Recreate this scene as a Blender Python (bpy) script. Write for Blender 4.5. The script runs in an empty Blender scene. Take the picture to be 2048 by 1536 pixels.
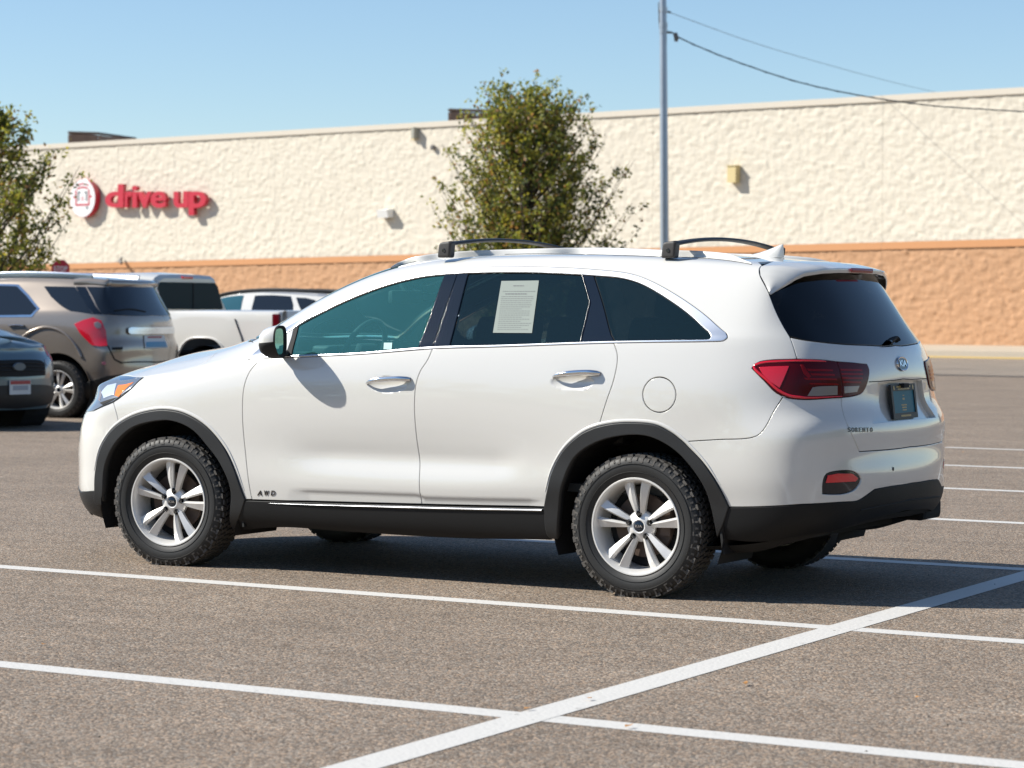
import bpy, bmesh, math, random
import numpy as np
from mathutils import Vector, Matrix, noise
from mathutils.bvhtree import BVHTree
from mathutils.geometry import delaunay_2d_cdt
rad = math.radians
random.seed(7)
SC = bpy.context.scene
COL = SC.collection

# ------------------------------------------------------------------ camera, sky, sun, exposure
CAM = np.array([5.5039, -11.6604, 1.364])
YAW, PITCH, ROLL, FPX = -0.5214, -0.0293, 0.0051, 5092.68       # focal length in px of a 2048 px wide frame
_f = np.array([math.sin(YAW)*math.cos(PITCH), math.cos(YAW)*math.cos(PITCH), math.sin(PITCH)])
_r = np.array([math.cos(YAW), -math.sin(YAW), 0.0]); _u = np.cross(_r, _f)
_c, _s = math.cos(ROLL), math.sin(ROLL)
CR, CU, CF = _c*_r+_s*_u, -_s*_r+_c*_u, _f
cd = bpy.data.cameras.new('camera'); cam = bpy.data.objects.new('camera', cd); COL.objects.link(cam)
cam.matrix_world = Matrix(((CR[0], CU[0], -CF[0], CAM[0]), (CR[1], CU[1], -CF[1], CAM[1]), (CR[2], CU[2], -CF[2], CAM[2]), (0, 0, 0, 1)))
cd.sensor_width = 36.0; cd.lens = FPX/2048*36.0; cd.clip_end = 3000
cd.dof.use_dof = True; cd.dof.focus_distance = 12.9; cd.dof.aperture_fstop = 5.2
SC.camera = cam
SUN = np.array([-1.08, -0.58, 1.0]); SUN /= np.linalg.norm(SUN)      # towards the sun
sd = bpy.data.lights.new('sun', 'SUN'); sd.energy = 5.0; sd.angle = rad(0.53); sd.color = (1.0, 0.958, 0.87)
so = bpy.data.objects.new('sun', sd); COL.objects.link(so)
so.rotation_euler = Vector(-SUN).to_track_quat('-Z', 'Y').to_euler()
so.location = (-20, -10, 20)
wd = bpy.data.worlds.new('World'); SC.world = wd; wd.use_nodes = True
nt = wd.node_tree; nt.nodes.clear()
sky = nt.nodes.new('ShaderNodeTexSky'); sky.sky_type = 'NISHITA'; sky.sun_disc = False
sky.sun_elevation = math.asin(SUN[2]); sky.sun_rotation = math.atan2(SUN[0], SUN[1])
sky.altitude = 300; sky.air_density = 1.0; sky.dust_density = 0.0; sky.ozone_density = 5.0
bg = nt.nodes.new('ShaderNodeBackground'); bg.inputs[1].default_value = 0.098
wo = nt.nodes.new('ShaderNodeOutputWorld')
hs = nt.nodes.new('ShaderNodeHueSaturation'); hs.inputs['Saturation'].default_value = 0.95; hs.inputs['Hue'].default_value = 0.497; nt.links.new(sky.outputs[0], hs.inputs['Color']); nt.links.new(hs.outputs[0], bg.inputs[0]); nt.links.new(bg.outputs[0], wo.inputs[0])
SC.view_settings.view_transform = 'Standard'; SC.view_settings.look = 'None'
SC.view_settings.exposure = 0.50; SC.view_settings.gamma = 1.0
SC.render.engine = 'CYCLES'
SC.cycles.max_bounces = 8; SC.cycles.transparent_max_bounces = 24; SC.cycles.glossy_bounces = 4
SC.cycles.caustics_reflective = False; SC.cycles.caustics_refractive = False

# ------------------------------------------------------------------ basic helpers
def ray(u, v):
    return CR*((u-1024)/FPX) - CU*((v-768)/FPX) + CF
def on_y(u, v, y):
    d = ray(u, v); return CAM + d*((y-CAM[1])/d[1])
def on_z(u, v, z):
    d = ray(u, v); return CAM + d*((z-CAM[2])/d[2])
def at_depth(u, v, D):
    return CAM + ray(u, v)*D
def proj(P):
    q = np.asarray(P, float)-CAM
    z = q@CF
    return 1024+FPX*(q@CR)/z, 768-FPX*(q@CU)/z

def tag(o, label=None, cat=None, group=None, kind=None):
    if label: o['label'] = label
    if cat: o['category'] = cat
    if group: o['group'] = group
    if kind: o['kind'] = kind
    return o
def empty(name, loc=(0, 0, 0), rz=0.0):
    o = bpy.data.objects.new(name, None); COL.objects.link(o); o.location = loc; o.rotation_euler = (0, 0, rz)
    o.empty_display_size = .3
    return o
def link(name, me, parent=None, mats=()):
    o = bpy.data.objects.new(name, me); COL.objects.link(o)
    for m in mats: me.materials.append(m)
    if parent is not None: o.parent = parent
    return o
def from_py(name, V, F, mat, parent=None, smooth=False, mi=None, normals=None):
    me = bpy.data.meshes.new(name)
    me.from_pydata([tuple(map(float, v)) for v in V], [], [tuple(map(int, f)) for f in F])
    mats = mat if isinstance(mat, (list, tuple)) else [mat]
    o = link(name, me, parent, mats)
    if mi is not None: me.polygons.foreach_set('material_index', np.asarray(mi, dtype=np.int32))
    if smooth or normals is not None:
        me.polygons.foreach_set('use_smooth', np.ones(len(me.polygons), dtype=bool))
    me.validate(); me.update()
    if normals is not None and len(me.vertices) == len(V):
        me.normals_split_custom_set_from_vertices([tuple(map(float, n)) for n in normals])
    return o
def auto(o, ang=35):
    me = o.data
    me.polygons.foreach_set('use_smooth', np.ones(len(me.polygons), dtype=bool))
    me.set_sharp_from_angle(angle=rad(ang))
    return o
class MB:
    """collects shapes, then builds ONE mesh object"""
    def __init__(s): s.V = []; s.F = []; s.mi = []
    def add(s, V, F, mi=0):
        n = len(s.V); s.V += [tuple(map(float, v)) for v in V]; s.F += [tuple(int(i)+n for i in f) for f in F]; s.mi += [mi]*len(F)
        return s
    def box(s, c, d, rz=0, mi=0, M=None, bev=0.0):
        bm = bmesh.new(); bmesh.ops.create_cube(bm, size=1)
        for v in bm.verts: v.co = Vector((v.co.x*d[0], v.co.y*d[1], v.co.z*d[2]))
        if bev > 0: bmesh.ops.bevel(bm, geom=bm.edges[:], offset=bev, segments=2, affect='EDGES', profile=.6)
        T = Matrix.Translation(c) @ Matrix.Rotation(rz, 4, 'Z')
        if M is not None: T = Matrix.Translation(c) @ M.to_4x4()
        bm.verts.index_update()
        s.add([T @ v.co for v in bm.verts], [[v.index for v in f.verts] for f in bm.faces], mi); bm.free(); return s
    def tube(s, pts, r, n=10, mi=0, caps=True, flat=1.0):
        pts = [Vector(p) for p in pts]; k = len(pts)
        rr = r if isinstance(r, (list, tuple)) else [r]*k
        V = []; up = Vector((0, 0, 1)); prev = None
        for i in range(k):
            d = (pts[min(i+1, k-1)]-pts[max(i-1, 0)]).normalized()
            if prev is None:
                a = d.cross(up)
                if a.length < 1e-3: a = d.cross(Vector((1, 0, 0)))
                a.normalize()
            else:
                a = (prev-d*prev.dot(d)).normalized()
            b = d.cross(a); prev = a
            for j in range(n):
                t = 2*math.pi*j/n
                V.append(pts[i]+a*math.cos(t)*rr[i]+b*math.sin(t)*rr[i]*flat)
        F = [(i*n+j, i*n+(j+1) % n, (i+1)*n+(j+1) % n, (i+1)*n+j) for i in range(k-1) for j in range(n)]
        if caps: F += [tuple(range(n-1, -1, -1)), tuple((k-1)*n+j for j in range(n))]
        return s.add(V, F, mi)
    def lathe(s, prof, n=48, M=None, mi=0, closed=False):
        # prof: (radius, axial) pairs, turned about the local Y axis
        V = []; k = len(prof)
        for j in range(n):
            t = 2*math.pi*j/n
            for (r, a) in prof:
                p = Vector((r*math.cos(t), a, r*math.sin(t)))
                V.append(M @ p if M is not None else p)
        F = []
        m = k if closed else k-1
        for j in range(n):
            for i in range(m):
                i2 = (i+1) % k; j2 = (j+1) % n
                F.append((j*k+i, j*k+i2, j2*k+i2, j2*k+i))
        return s.add(V, F, mi)
    def prism(s, poly, y0, y1, M=None, mi=0):
        # polygon in local XZ, pushed along Y
        n = len(poly)
        V = [Vector((p[0], y0, p[1])) for p in poly]+[Vector((p[0], y1, p[1])) for p in poly]
        if M is not None: V = [M @ v for v in V]
        F = [tuple(range(n)), tuple(range(2*n-1, n-1, -1))]+[(i, i+n, (i+1) % n+n, (i+1) % n) for i in range(n)]
        return s.add(V, F, mi)
    def build(s, name, mat, parent=None, smooth=None):
        o = from_py(name, s.V, s.F, mat, parent, mi=s.mi)
        bm = bmesh.new(); bm.from_mesh(o.data); bmesh.ops.recalc_face_normals(bm, faces=bm.faces); bm.to_mesh(o.data); bm.free()
        if smooth: auto(o, smooth)
        return o

# ------------------------------------------------------------------ materials
def newmat(name):
    m = bpy.data.materials.new(name); m.use_nodes = True
    nt = m.node_tree; b = nt.nodes['Principled BSDF']
    return m, nt, b
def pbr(name, col, rough=.5, metal=0., coat=0., coat_r=.03, spec=.5, bump=0., bscale=200., var=0., vscale=4., trans=0.):
    m, nt, b = newmat(name)
    b.inputs['Base Color'].default_value = (*col, 1); b.inputs['Roughness'].default_value = rough
    b.inputs['Metallic'].default_value = metal; b.inputs['Coat Weight'].default_value = coat
    b.inputs['Coat Roughness'].default_value = coat_r; b.inputs['Specular IOR Level'].default_value = spec
    N = nt.nodes; L = nt.links
    tc = N.new('ShaderNodeTexCoord')
    if bump > 0:
        n = N.new('ShaderNodeTexNoise'); n.inputs['Scale'].default_value = bscale; n.inputs['Detail'].default_value = 3
        L.new(tc.outputs['Object'], n.inputs['Vector'])
        bp = N.new('ShaderNodeBump'); bp.inputs['Strength'].default_value = bump; bp.inputs['Distance'].default_value = .002
        L.new(n.outputs['Fac'], bp.inputs['Height']); L.new(bp.outputs[0], b.inputs['Normal'])
    if var > 0:
        n = N.new('ShaderNodeTexNoise'); n.inputs['Scale'].default_value = vscale; n.inputs['Detail'].default_value = 5
        L.new(tc.outputs['Object'], n.inputs['Vector'])
        mx = N.new('ShaderNodeMix'); mx.data_type = 'RGBA'
        mx.inputs['A'].default_value = (*[c*(1-var) for c in col], 1); mx.inputs['B'].default_value = (*[min(1, c*(1+var)) for c in col], 1)
        L.new(n.outputs['Fac'], mx.inputs['Factor']); L.new(mx.outputs['Result'], b.inputs['Base Color'])
    return m
def glassmat(name, tint, ior=1.5, rough=0.0, gl=1.0, haze=0.0, hazecol=(.5, .6, .6), glow=0.0):
    m = bpy.data.materials.new(name); m.use_nodes = True; nt = m.node_tree; N = nt.nodes; L = nt.links; N.clear()
    t = N.new('ShaderNodeBsdfTransparent'); t.inputs[0].default_value = (*tint, 1)
    g = N.new('ShaderNodeBsdfGlossy'); g.inputs['Roughness'].default_value = rough; g.inputs[0].default_value = (gl, gl, gl, 1)
    f = N.new('ShaderNodeFresnel'); f.inputs[0].default_value = ior
    mx = N.new('ShaderNodeMixShader'); o = N.new('ShaderNodeOutputMaterial')
    L.new(f.outputs[0], mx.inputs[0]); L.new(g.outputs[0], mx.inputs[2]); L.new(mx.outputs[0], o.inputs[0])
    if haze > 0:
        d = N.new('ShaderNodeBsdfDiffuse'); d.inputs[0].default_value = (*hazecol, 1)  # brightness put into the pane by a diffuse tint
        m2 = N.new('ShaderNodeMixShader'); m2.inputs[0].default_value = haze
        L.new(t.outputs[0], m2.inputs[1]); L.new(m2.outputs[0], mx.inputs[1])
        if glow > 0:        # translucent share added so the pane looks sunlit from inside
            tl = N.new('ShaderNodeBsdfTranslucent'); tl.inputs[0].default_value = (*hazecol, 1); m3 = N.new('ShaderNodeMixShader'); m3.inputs[0].default_value = glow
            L.new(d.outputs[0], m3.inputs[1]); L.new(tl.outputs[0], m3.inputs[2]); L.new(m3.outputs[0], m2.inputs[2])
        else: L.new(d.outputs[0], m2.inputs[2])
    else: L.new(t.outputs[0], mx.inputs[1])
    return m

MAT = {}
MAT['white'] = pbr('white_paint', (.67, .657, .622), .20, coat=1.0, coat_r=.02)
MAT['clad'] = pbr('grey_cladding', (.011, .0115, .0125), .50, bump=.25, bscale=500, var=.25, vscale=9)
MAT['sill'] = pbr('sill_cladding', (.006, .006, .0065), .60, spec=.3, bump=.2, bscale=500)  # darker copy of the cladding: shade of down-facing faces put into the colour
MAT['foot'] = pbr('foot_plastic', (.045, .042, .040), .55, bump=.2)
MAT['black'] = pbr('dull_black', (.008, .008, .008), .8)
MAT['gloss_black'] = pbr('gloss_black', (.008, .013, .022), .08, coat=.3, spec=.4)
MAT['chrome'] = pbr('chrome', (.75, .76, .78), .08, metal=1.0)
MAT['satin'] = pbr('satin_chrome', (.74, .76, .79), .27, metal=1.0)
MAT['alloy'] = pbr('alloy_wheel', (.74, .725, .70), .36, metal=.25, coat=.5, coat_r=.1)
MAT['rubber'] = pbr('tyre_rubber', (.013, .0128, .0125), .55, bump=.3, bscale=300, var=.3, vscale=14)
MAT['tread'] = pbr('tyre_tread', (.080, .073, .066), .7, bump=.5, bscale=180, var=.35, vscale=20)
MAT['red_lamp'] = pbr('red_lamp', (.72, .006, .022), .15, coat=1.0, coat_r=.01)
MAT['dark_lamp'] = pbr('dark_red_lamp', (.080, .002, .006), .18, coat=.05, spec=.18)
MAT['midred'] = pbr('mid_red_lamp', (.24, .004, .008), .18, coat=.05, spec=.18)
MAT['clear_lamp'] = pbr('clear_lamp', (.26, .22, .22), .25, metal=.2, coat=.3)
MAT['amber'] = pbr('amber_lens', (.9, .22, .01), .15, coat=1.0)
MAT['head_bright'] = pbr('headlamp_reflector', (.70, .76, .86), .2, metal=.3, coat=1.0, coat_r=.01); MAT['head'] = pbr('headlamp_bowl', (.20, .22, .25), .2, metal=.35, coat=1.0, coat_r=.01)
MAT['glass_front'] = glassmat('front_door_glass', (.58, .88, .90), haze=.14, hazecol=(.13, .55, .60))
MAT['glass_screen'] = glassmat('windscreen_glass', (.62, .92, .93), haze=.34, hazecol=(.34, .76, .76), glow=.7)
MAT['glass_dark'] = glassmat('privacy_glass', (.085, .12, .15), haze=.14, hazecol=(.03, .085, .105))
MAT['glass_rear'] = glassmat('rear_glass', (.02, .025, .03))
MAT['mirror'] = pbr('mirror_glass', (.7, .75, .72), .02, metal=1.0)
MAT['interior'] = pbr('interior_grey', (.50, .49, .44), .8)
MAT['seat'] = pbr('seat_cloth', (.045, .045, .05), .75, bump=.3)
MAT['dash'] = pbr('dashboard', (.05, .055, .055), .6)
MAT['paper'] = pbr('paper', (.72, .74, .70), .7)
MAT['ink'] = pbr('ink', (.10, .11, .12), .7)
MAT['gold'] = pbr('gold_print', (.55, .38, .12), .4)
MAT['plate_face'] = pbr('plate_face', (.03, .16, .22), .4, spec=.1)
MAT['brake'] = pbr('brake_disc', (.10, .07, .055), .55, metal=.5)
MAT['nut'] = pbr('lug_nut', (.12, .12, .12), .25, metal=1)
MAT['grit'] = pbr('underbody', (.012, .011, .010), .9)

# ------------------------------------------------------------------ free-form surface (cubic B-spline) and panels cut from it
def bas(t):
    return np.stack([(1-t)**3/6, (3*t**3-6*t**2+4)/6, (-3*t**3+3*t**2+3*t+1)/6, t**3/6], -1)
def dbas(t):
    return np.stack([-(1-t)**2/2, (9*t**2-12*t)/6, (-9*t**2+6*t+3)/6, t**2/2], -1)
class Surf:
    def __init__(s, net, mir_c=(True, True), mir_r=(False, True), iters=3, M=None):
        s.mc, s.mr = mir_c, mir_r
        s.T = np.array(net, float); s.M = M            # rows x cols x 3
        s.C = s.T.copy(); s.R, s.K = s.C.shape[:2]
        ii, jj = np.meshgrid(np.arange(s.R), np.arange(s.K), indexing='ij')
        for _ in range(iters):
            s._pad(); E = s.ev(jj.ravel().astype(float), ii.ravel().astype(float))[0].reshape(s.T.shape)
            s.C = s.C+(s.T-E)
        s._pad(); s._dense()
    def _pad(s):
        C = s.C; f = np.array([1, -1, 1.])
        l = C[:, 1]*f if s.mc[0] else 2*C[:, 0]-C[:, 1]
        r = C[:, -2]*f if s.mc[1] else 2*C[:, -1]-C[:, -2]
        C = np.concatenate([l[:, None], C, r[:, None], r[:, None]], 1)
        b = C[1]*f if s.mr[0] else 2*C[0]-C[1]
        t = C[-2]*f if s.mr[1] else 2*C[-1]-C[-2]
        s.P = np.concatenate([b[None], C, t[None], t[None]], 0)
    def ev(s, u, v):
        u = np.clip(np.asarray(u, float), 0, s.K-1); v = np.clip(np.asarray(v, float), 0, s.R-1)
        i = np.minimum(u.astype(int), s.K-1); j = np.minimum(v.astype(int), s.R-1)
        tu, tv = u-i, v-j
        bu, bv, du, dv = bas(tu), bas(tv), dbas(tu), dbas(tv)
        S = np.zeros((len(u), 3)); Su = S.copy(); Sv = S.copy()
        for a in range(4):
            for b in range(4):
                c = s.P[j+b, i+a]
                S += c*(bu[:, a]*bv[:, b])[:, None]; Su += c*(du[:, a]*bv[:, b])[:, None]; Sv += c*(bu[:, a]*dv[:, b])[:, None]
        return S, Su, Sv
    def nrm(s, u, v):
        S, Su, Sv = s.ev(u, v); n = np.cross(Su, Sv); l = np.linalg.norm(n, axis=1, keepdims=True)
        bad = l[:, 0] < 1e-7
        if bad.any():
            u2 = np.clip(u, .05, s.K-1.05); v2 = np.clip(v, .05, s.R-1.05); _, a, b = s.ev(u2, v2); n2 = np.cross(a, b)
            n[bad] = n2[bad]; l = np.linalg.norm(n, axis=1, keepdims=True)
        return S, n/np.maximum(l, 1e-12)
    def disp(s, u, v, d):
        S, n = s.nrm(u, v)
        dd = d(S) if callable(d) else d
        return S+n*(np.asarray(dd).reshape(-1, 1) if callable(d) else dd)
    def point(s, u, v, d=0.0):
        # displaced point and its true normal by finite differences
        u = np.asarray(u, float); v = np.asarray(v, float)
        if not callable(d):
            S, n = s.nrm(u, v); return S+n*d, n
        e = .01; P = s.disp(u, v, d)
        ua, ub = np.clip(u-e, 0, s.K-1), np.clip(u+e, 0, s.K-1); va, vb = np.clip(v-e, 0, s.R-1), np.clip(v+e, 0, s.R-1)
        n = np.cross(s.disp(ub, v, d)-s.disp(ua, v, d), s.disp(u, vb, d)-s.disp(u, va, d))
        l = np.linalg.norm(n, axis=1, keepdims=True); _, n0 = s.nrm(u, v)
        n = np.where(l > 1e-10, n/np.maximum(l, 1e-12), n0)
        return P, n
    def _dense(s, k=8):
        s.k = k; nu, nv = (s.K-1)*k+1, (s.R-1)*k+1
        U, V = np.meshgrid(np.linspace(0, s.K-1, nu), np.linspace(0, s.R-1, nv))
        s.DU, s.DV = U, V
        D = s.ev(U.ravel(), V.ravel())[0]; s.D = D
        idx = np.arange(nu*nv).reshape(nv, nu)
        q = np.stack([idx[:-1, :-1], idx[:-1, 1:], idx[1:, 1:], idx[1:, :-1]], -1).reshape(-1, 4)
        tri = np.concatenate([q[:, [0, 1, 2]], q[:, [0, 2, 3]]], 0); s.tri = tri
        Dw = D if s.M is None else (D@s.M[:3, :3].T+s.M[:3, 3])
        s.Dw = Dw
        s.bvh = BVHTree.FromPolygons([tuple(p) for p in Dw], [tuple(map(int, t)) for t in tri])
        # metric domain
        G = D.reshape(nv, nu, 3)
        du = np.linalg.norm(np.diff(G, axis=1), axis=2).mean(0); dv = np.linalg.norm(np.diff(G, axis=0), axis=2).mean(1)
        s.ax = np.concatenate([[0], np.cumsum(np.maximum(du, 1e-4))]); s.ay = np.concatenate([[0], np.cumsum(np.maximum(dv, 1e-4))])
        s.gu = np.linspace(0, s.K-1, nu); s.gv = np.linspace(0, s.R-1, nv)
    def toA(s, u, v): return np.interp(u, s.gu, s.ax), np.interp(v, s.gv, s.ay)
    def toU(s, a, b): return np.interp(a, s.ax, s.gu), np.interp(b, s.ay, s.gv)
    def _bary(s, fi, loc):
        t = s.tri[fi]; A, B, C = s.Dw[t]; loc = np.array(loc)
        v0, v1, v2 = B-A, C-A, loc-A
        d00, d01, d11, d20, d21 = v0@v0, v0@v1, v1@v1, v2@v0, v2@v1
        den = d00*d11-d01*d01
        if abs(den) < 1e-16: w = np.array([1, 0, 0.])
        else:
            b = (d11*d20-d01*d21)/den; c = (d00*d21-d01*d20)/den; w = np.array([1-b-c, b, c])
        return float(w@s.DU.ravel()[t]), float(w@s.DV.ravel()[t])
    def find(s, p):
        """trace: a pair is a sight line, a triple is a place near the surface (object space)"""
        if p[0] == 'c':                     # on the rear centre line, at image height p[1]
            vv = np.linspace(0, s.R-1, 600); D = s.ev(np.full(600, s.K-1.0), vv)[0]
            y = proj(D if s.M is None else D@s.M[:3, :3].T+s.M[:3, 3])[1]; k = np.argsort(y); return float(s.K-1), float(np.interp(p[1], y[k], vv[k]))
        if len(p) == 2:
            d = Vector(ray(*p)).normalized(); h = s.bvh.ray_cast(Vector(CAM), d)
            if h[0] is not None: return s._bary(h[2], h[0])
            best = None                     # grazing sight line that just misses the outline
            for D in np.linspace(.8, 1.25, 120):
                q = Vector(at_depth(p[0], p[1], D*s.refdep())); r = s.bvh.find_nearest(q)
                if best is None or r[3] < best[0]: best = (r[3], r)
            return s._bary(best[1][2], best[1][0])
        q = np.array(p, float)
        if s.M is not None: q = s.M[:3, :3]@q+s.M[:3, 3]
        r = s.bvh.find_nearest(Vector(q)); return s._bary(r[2], r[0])
    def refdep(s):
        return float(((s.Dw.mean(0))-CAM)@CF)

def smooth_path(P, n_per=None, step=.02, closed=False):
    """Catmull-Rom through points, resampled at about `step`"""
    P = np.array(P, float)
    if len(P) < 3:
        m = max(1, int(math.ceil(np.linalg.norm(P[1]-P[0])/step)))
        return [P[0]+(P[1]-P[0])*k/m for k in range(m+1)]
    Q = np.vstack([2*P[0]-P[1], P, 2*P[-1]-P[-2]]); out = []
    for i in range(1, len(Q)-2):
        p0, p1, p2, p3 = Q[i-1:i+3]
        L = np.linalg.norm(p2-p1); m = max(1, int(math.ceil(L/step)))
        t0 = 0; t1 = t0+max(np.linalg.norm(p1-p0), 1e-6)**.5; t2 = t1+max(L, 1e-6)**.5; t3 = t2+max(np.linalg.norm(p3-p2), 1e-6)**.5
        for k in range(m):
            t = t1+(t2-t1)*k/m
            A1 = (t1-t)/(t1-t0)*p0+(t-t0)/(t1-t0)*p1; A2 = (t2-t)/(t2-t1)*p1+(t-t1)/(t2-t1)*p2; A3 = (t3-t)/(t3-t2)*p2+(t-t2)/(t3-t2)*p3
            B1 = (t2-t)/(t2-t0)*A1+(t-t0)/(t2-t0)*A2; B2 = (t3-t)/(t3-t1)*A2+(t-t1)/(t3-t1)*A3
            out.append((t2-t)/(t2-t1)*B1+(t-t1)/(t2-t1)*B2)
    out.append(P[-1]); return out
def inside(pts, poly):
    x, y = pts[:, 0], pts[:, 1]; r = np.zeros(len(pts), bool); n = len(poly)
    for i in range(n):
        x1, y1 = poly[i]; x2, y2 = poly[(i+1) % n]
        if y1 == y2: continue
        c = ((y1 > y) != (y2 > y)) & (x < (x2-x1)*(y-y1)/(y2-y1)+x1); r ^= c
    return r
def dist_poly(pts, poly):
    d = np.full(len(pts), 1e9); n = len(poly)
    for i in range(n):
        a, b = poly[i], poly[(i+1) % n]; ab = b-a; L = max(ab@ab, 1e-12)
        t = np.clip(((pts-a)@ab)/L, 0, 1); d = np.minimum(d, np.linalg.norm(pts-a-t[:, None]*ab, axis=1))
    return d
def trace(S, segs, step=.02):
    """segments of traced points -> closed loop in the metric domain"""
    loop = []
    for sg in segs:
        pts = [S.toA(*S.find(p)) for p in sg]
        loop += smooth_path(pts, step=step)
    out = []
    for p in loop:
        if not out or np.linalg.norm(p-out[-1]) > step*.15: out.append(np.array(p))
    if np.linalg.norm(out[0]-out[-1]) < step*.15: out.pop()
    out = np.array(out)
    A = 0.5*np.sum(out[:, 0]*np.roll(out[:, 1], -1)-np.roll(out[:, 0], -1)*out[:, 1])
    if A < 0: out = out[::-1]
    return out
def offset(S, L, dist, cl=None):
    """move a CCW loop inwards by dist (metres), true surface metric; cl masks vertices that stay on a centreline"""
    u, v = S.toU(L[:, 0], L[:, 1]); _, n = S.nrm(u, v); P, Su, Sv = S.ev(u, v)
    T1 = P-np.roll(P, 1, 0); T2 = np.roll(P, -1, 0)-P
    T1 /= np.maximum(np.linalg.norm(T1, axis=1, keepdims=True), 1e-9); T2 /= np.maximum(np.linalg.norm(T2, axis=1, keepdims=True), 1e-9)
    N1 = np.cross(n, T1); N2 = np.cross(n, T2); m = N1+N2; ml = np.linalg.norm(m, axis=1, keepdims=True)
    m = np.where(ml > .2, m/np.maximum(ml, 1e-6), N1); cs = np.clip(np.sum(m*N1, 1), .45, 1)
    off = m*(dist/cs)[:, None]
    if cl is not None: off[cl] *= np.array([1, 0, 1.])
    a11 = (Su*Su).sum(1); a12 = (Su*Sv).sum(1); a22 = (Sv*Sv).sum(1); b1 = (off*Su).sum(1); b2 = (off*Sv).sum(1)
    det = np.maximum(a11*a22-a12*a12, 1e-12); du = (a22*b1-a12*b2)/det; dv = (a11*b2-a12*b1)/det
    du = np.clip(du, -.5, .5); dv = np.clip(dv, -.5, .5)
    u2, v2 = np.clip(u+du, 0, S.K-1), np.clip(v+dv, 0, S.R-1)
    a, b = S.toA(u2, v2); return np.stack([a, b], 1)
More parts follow.
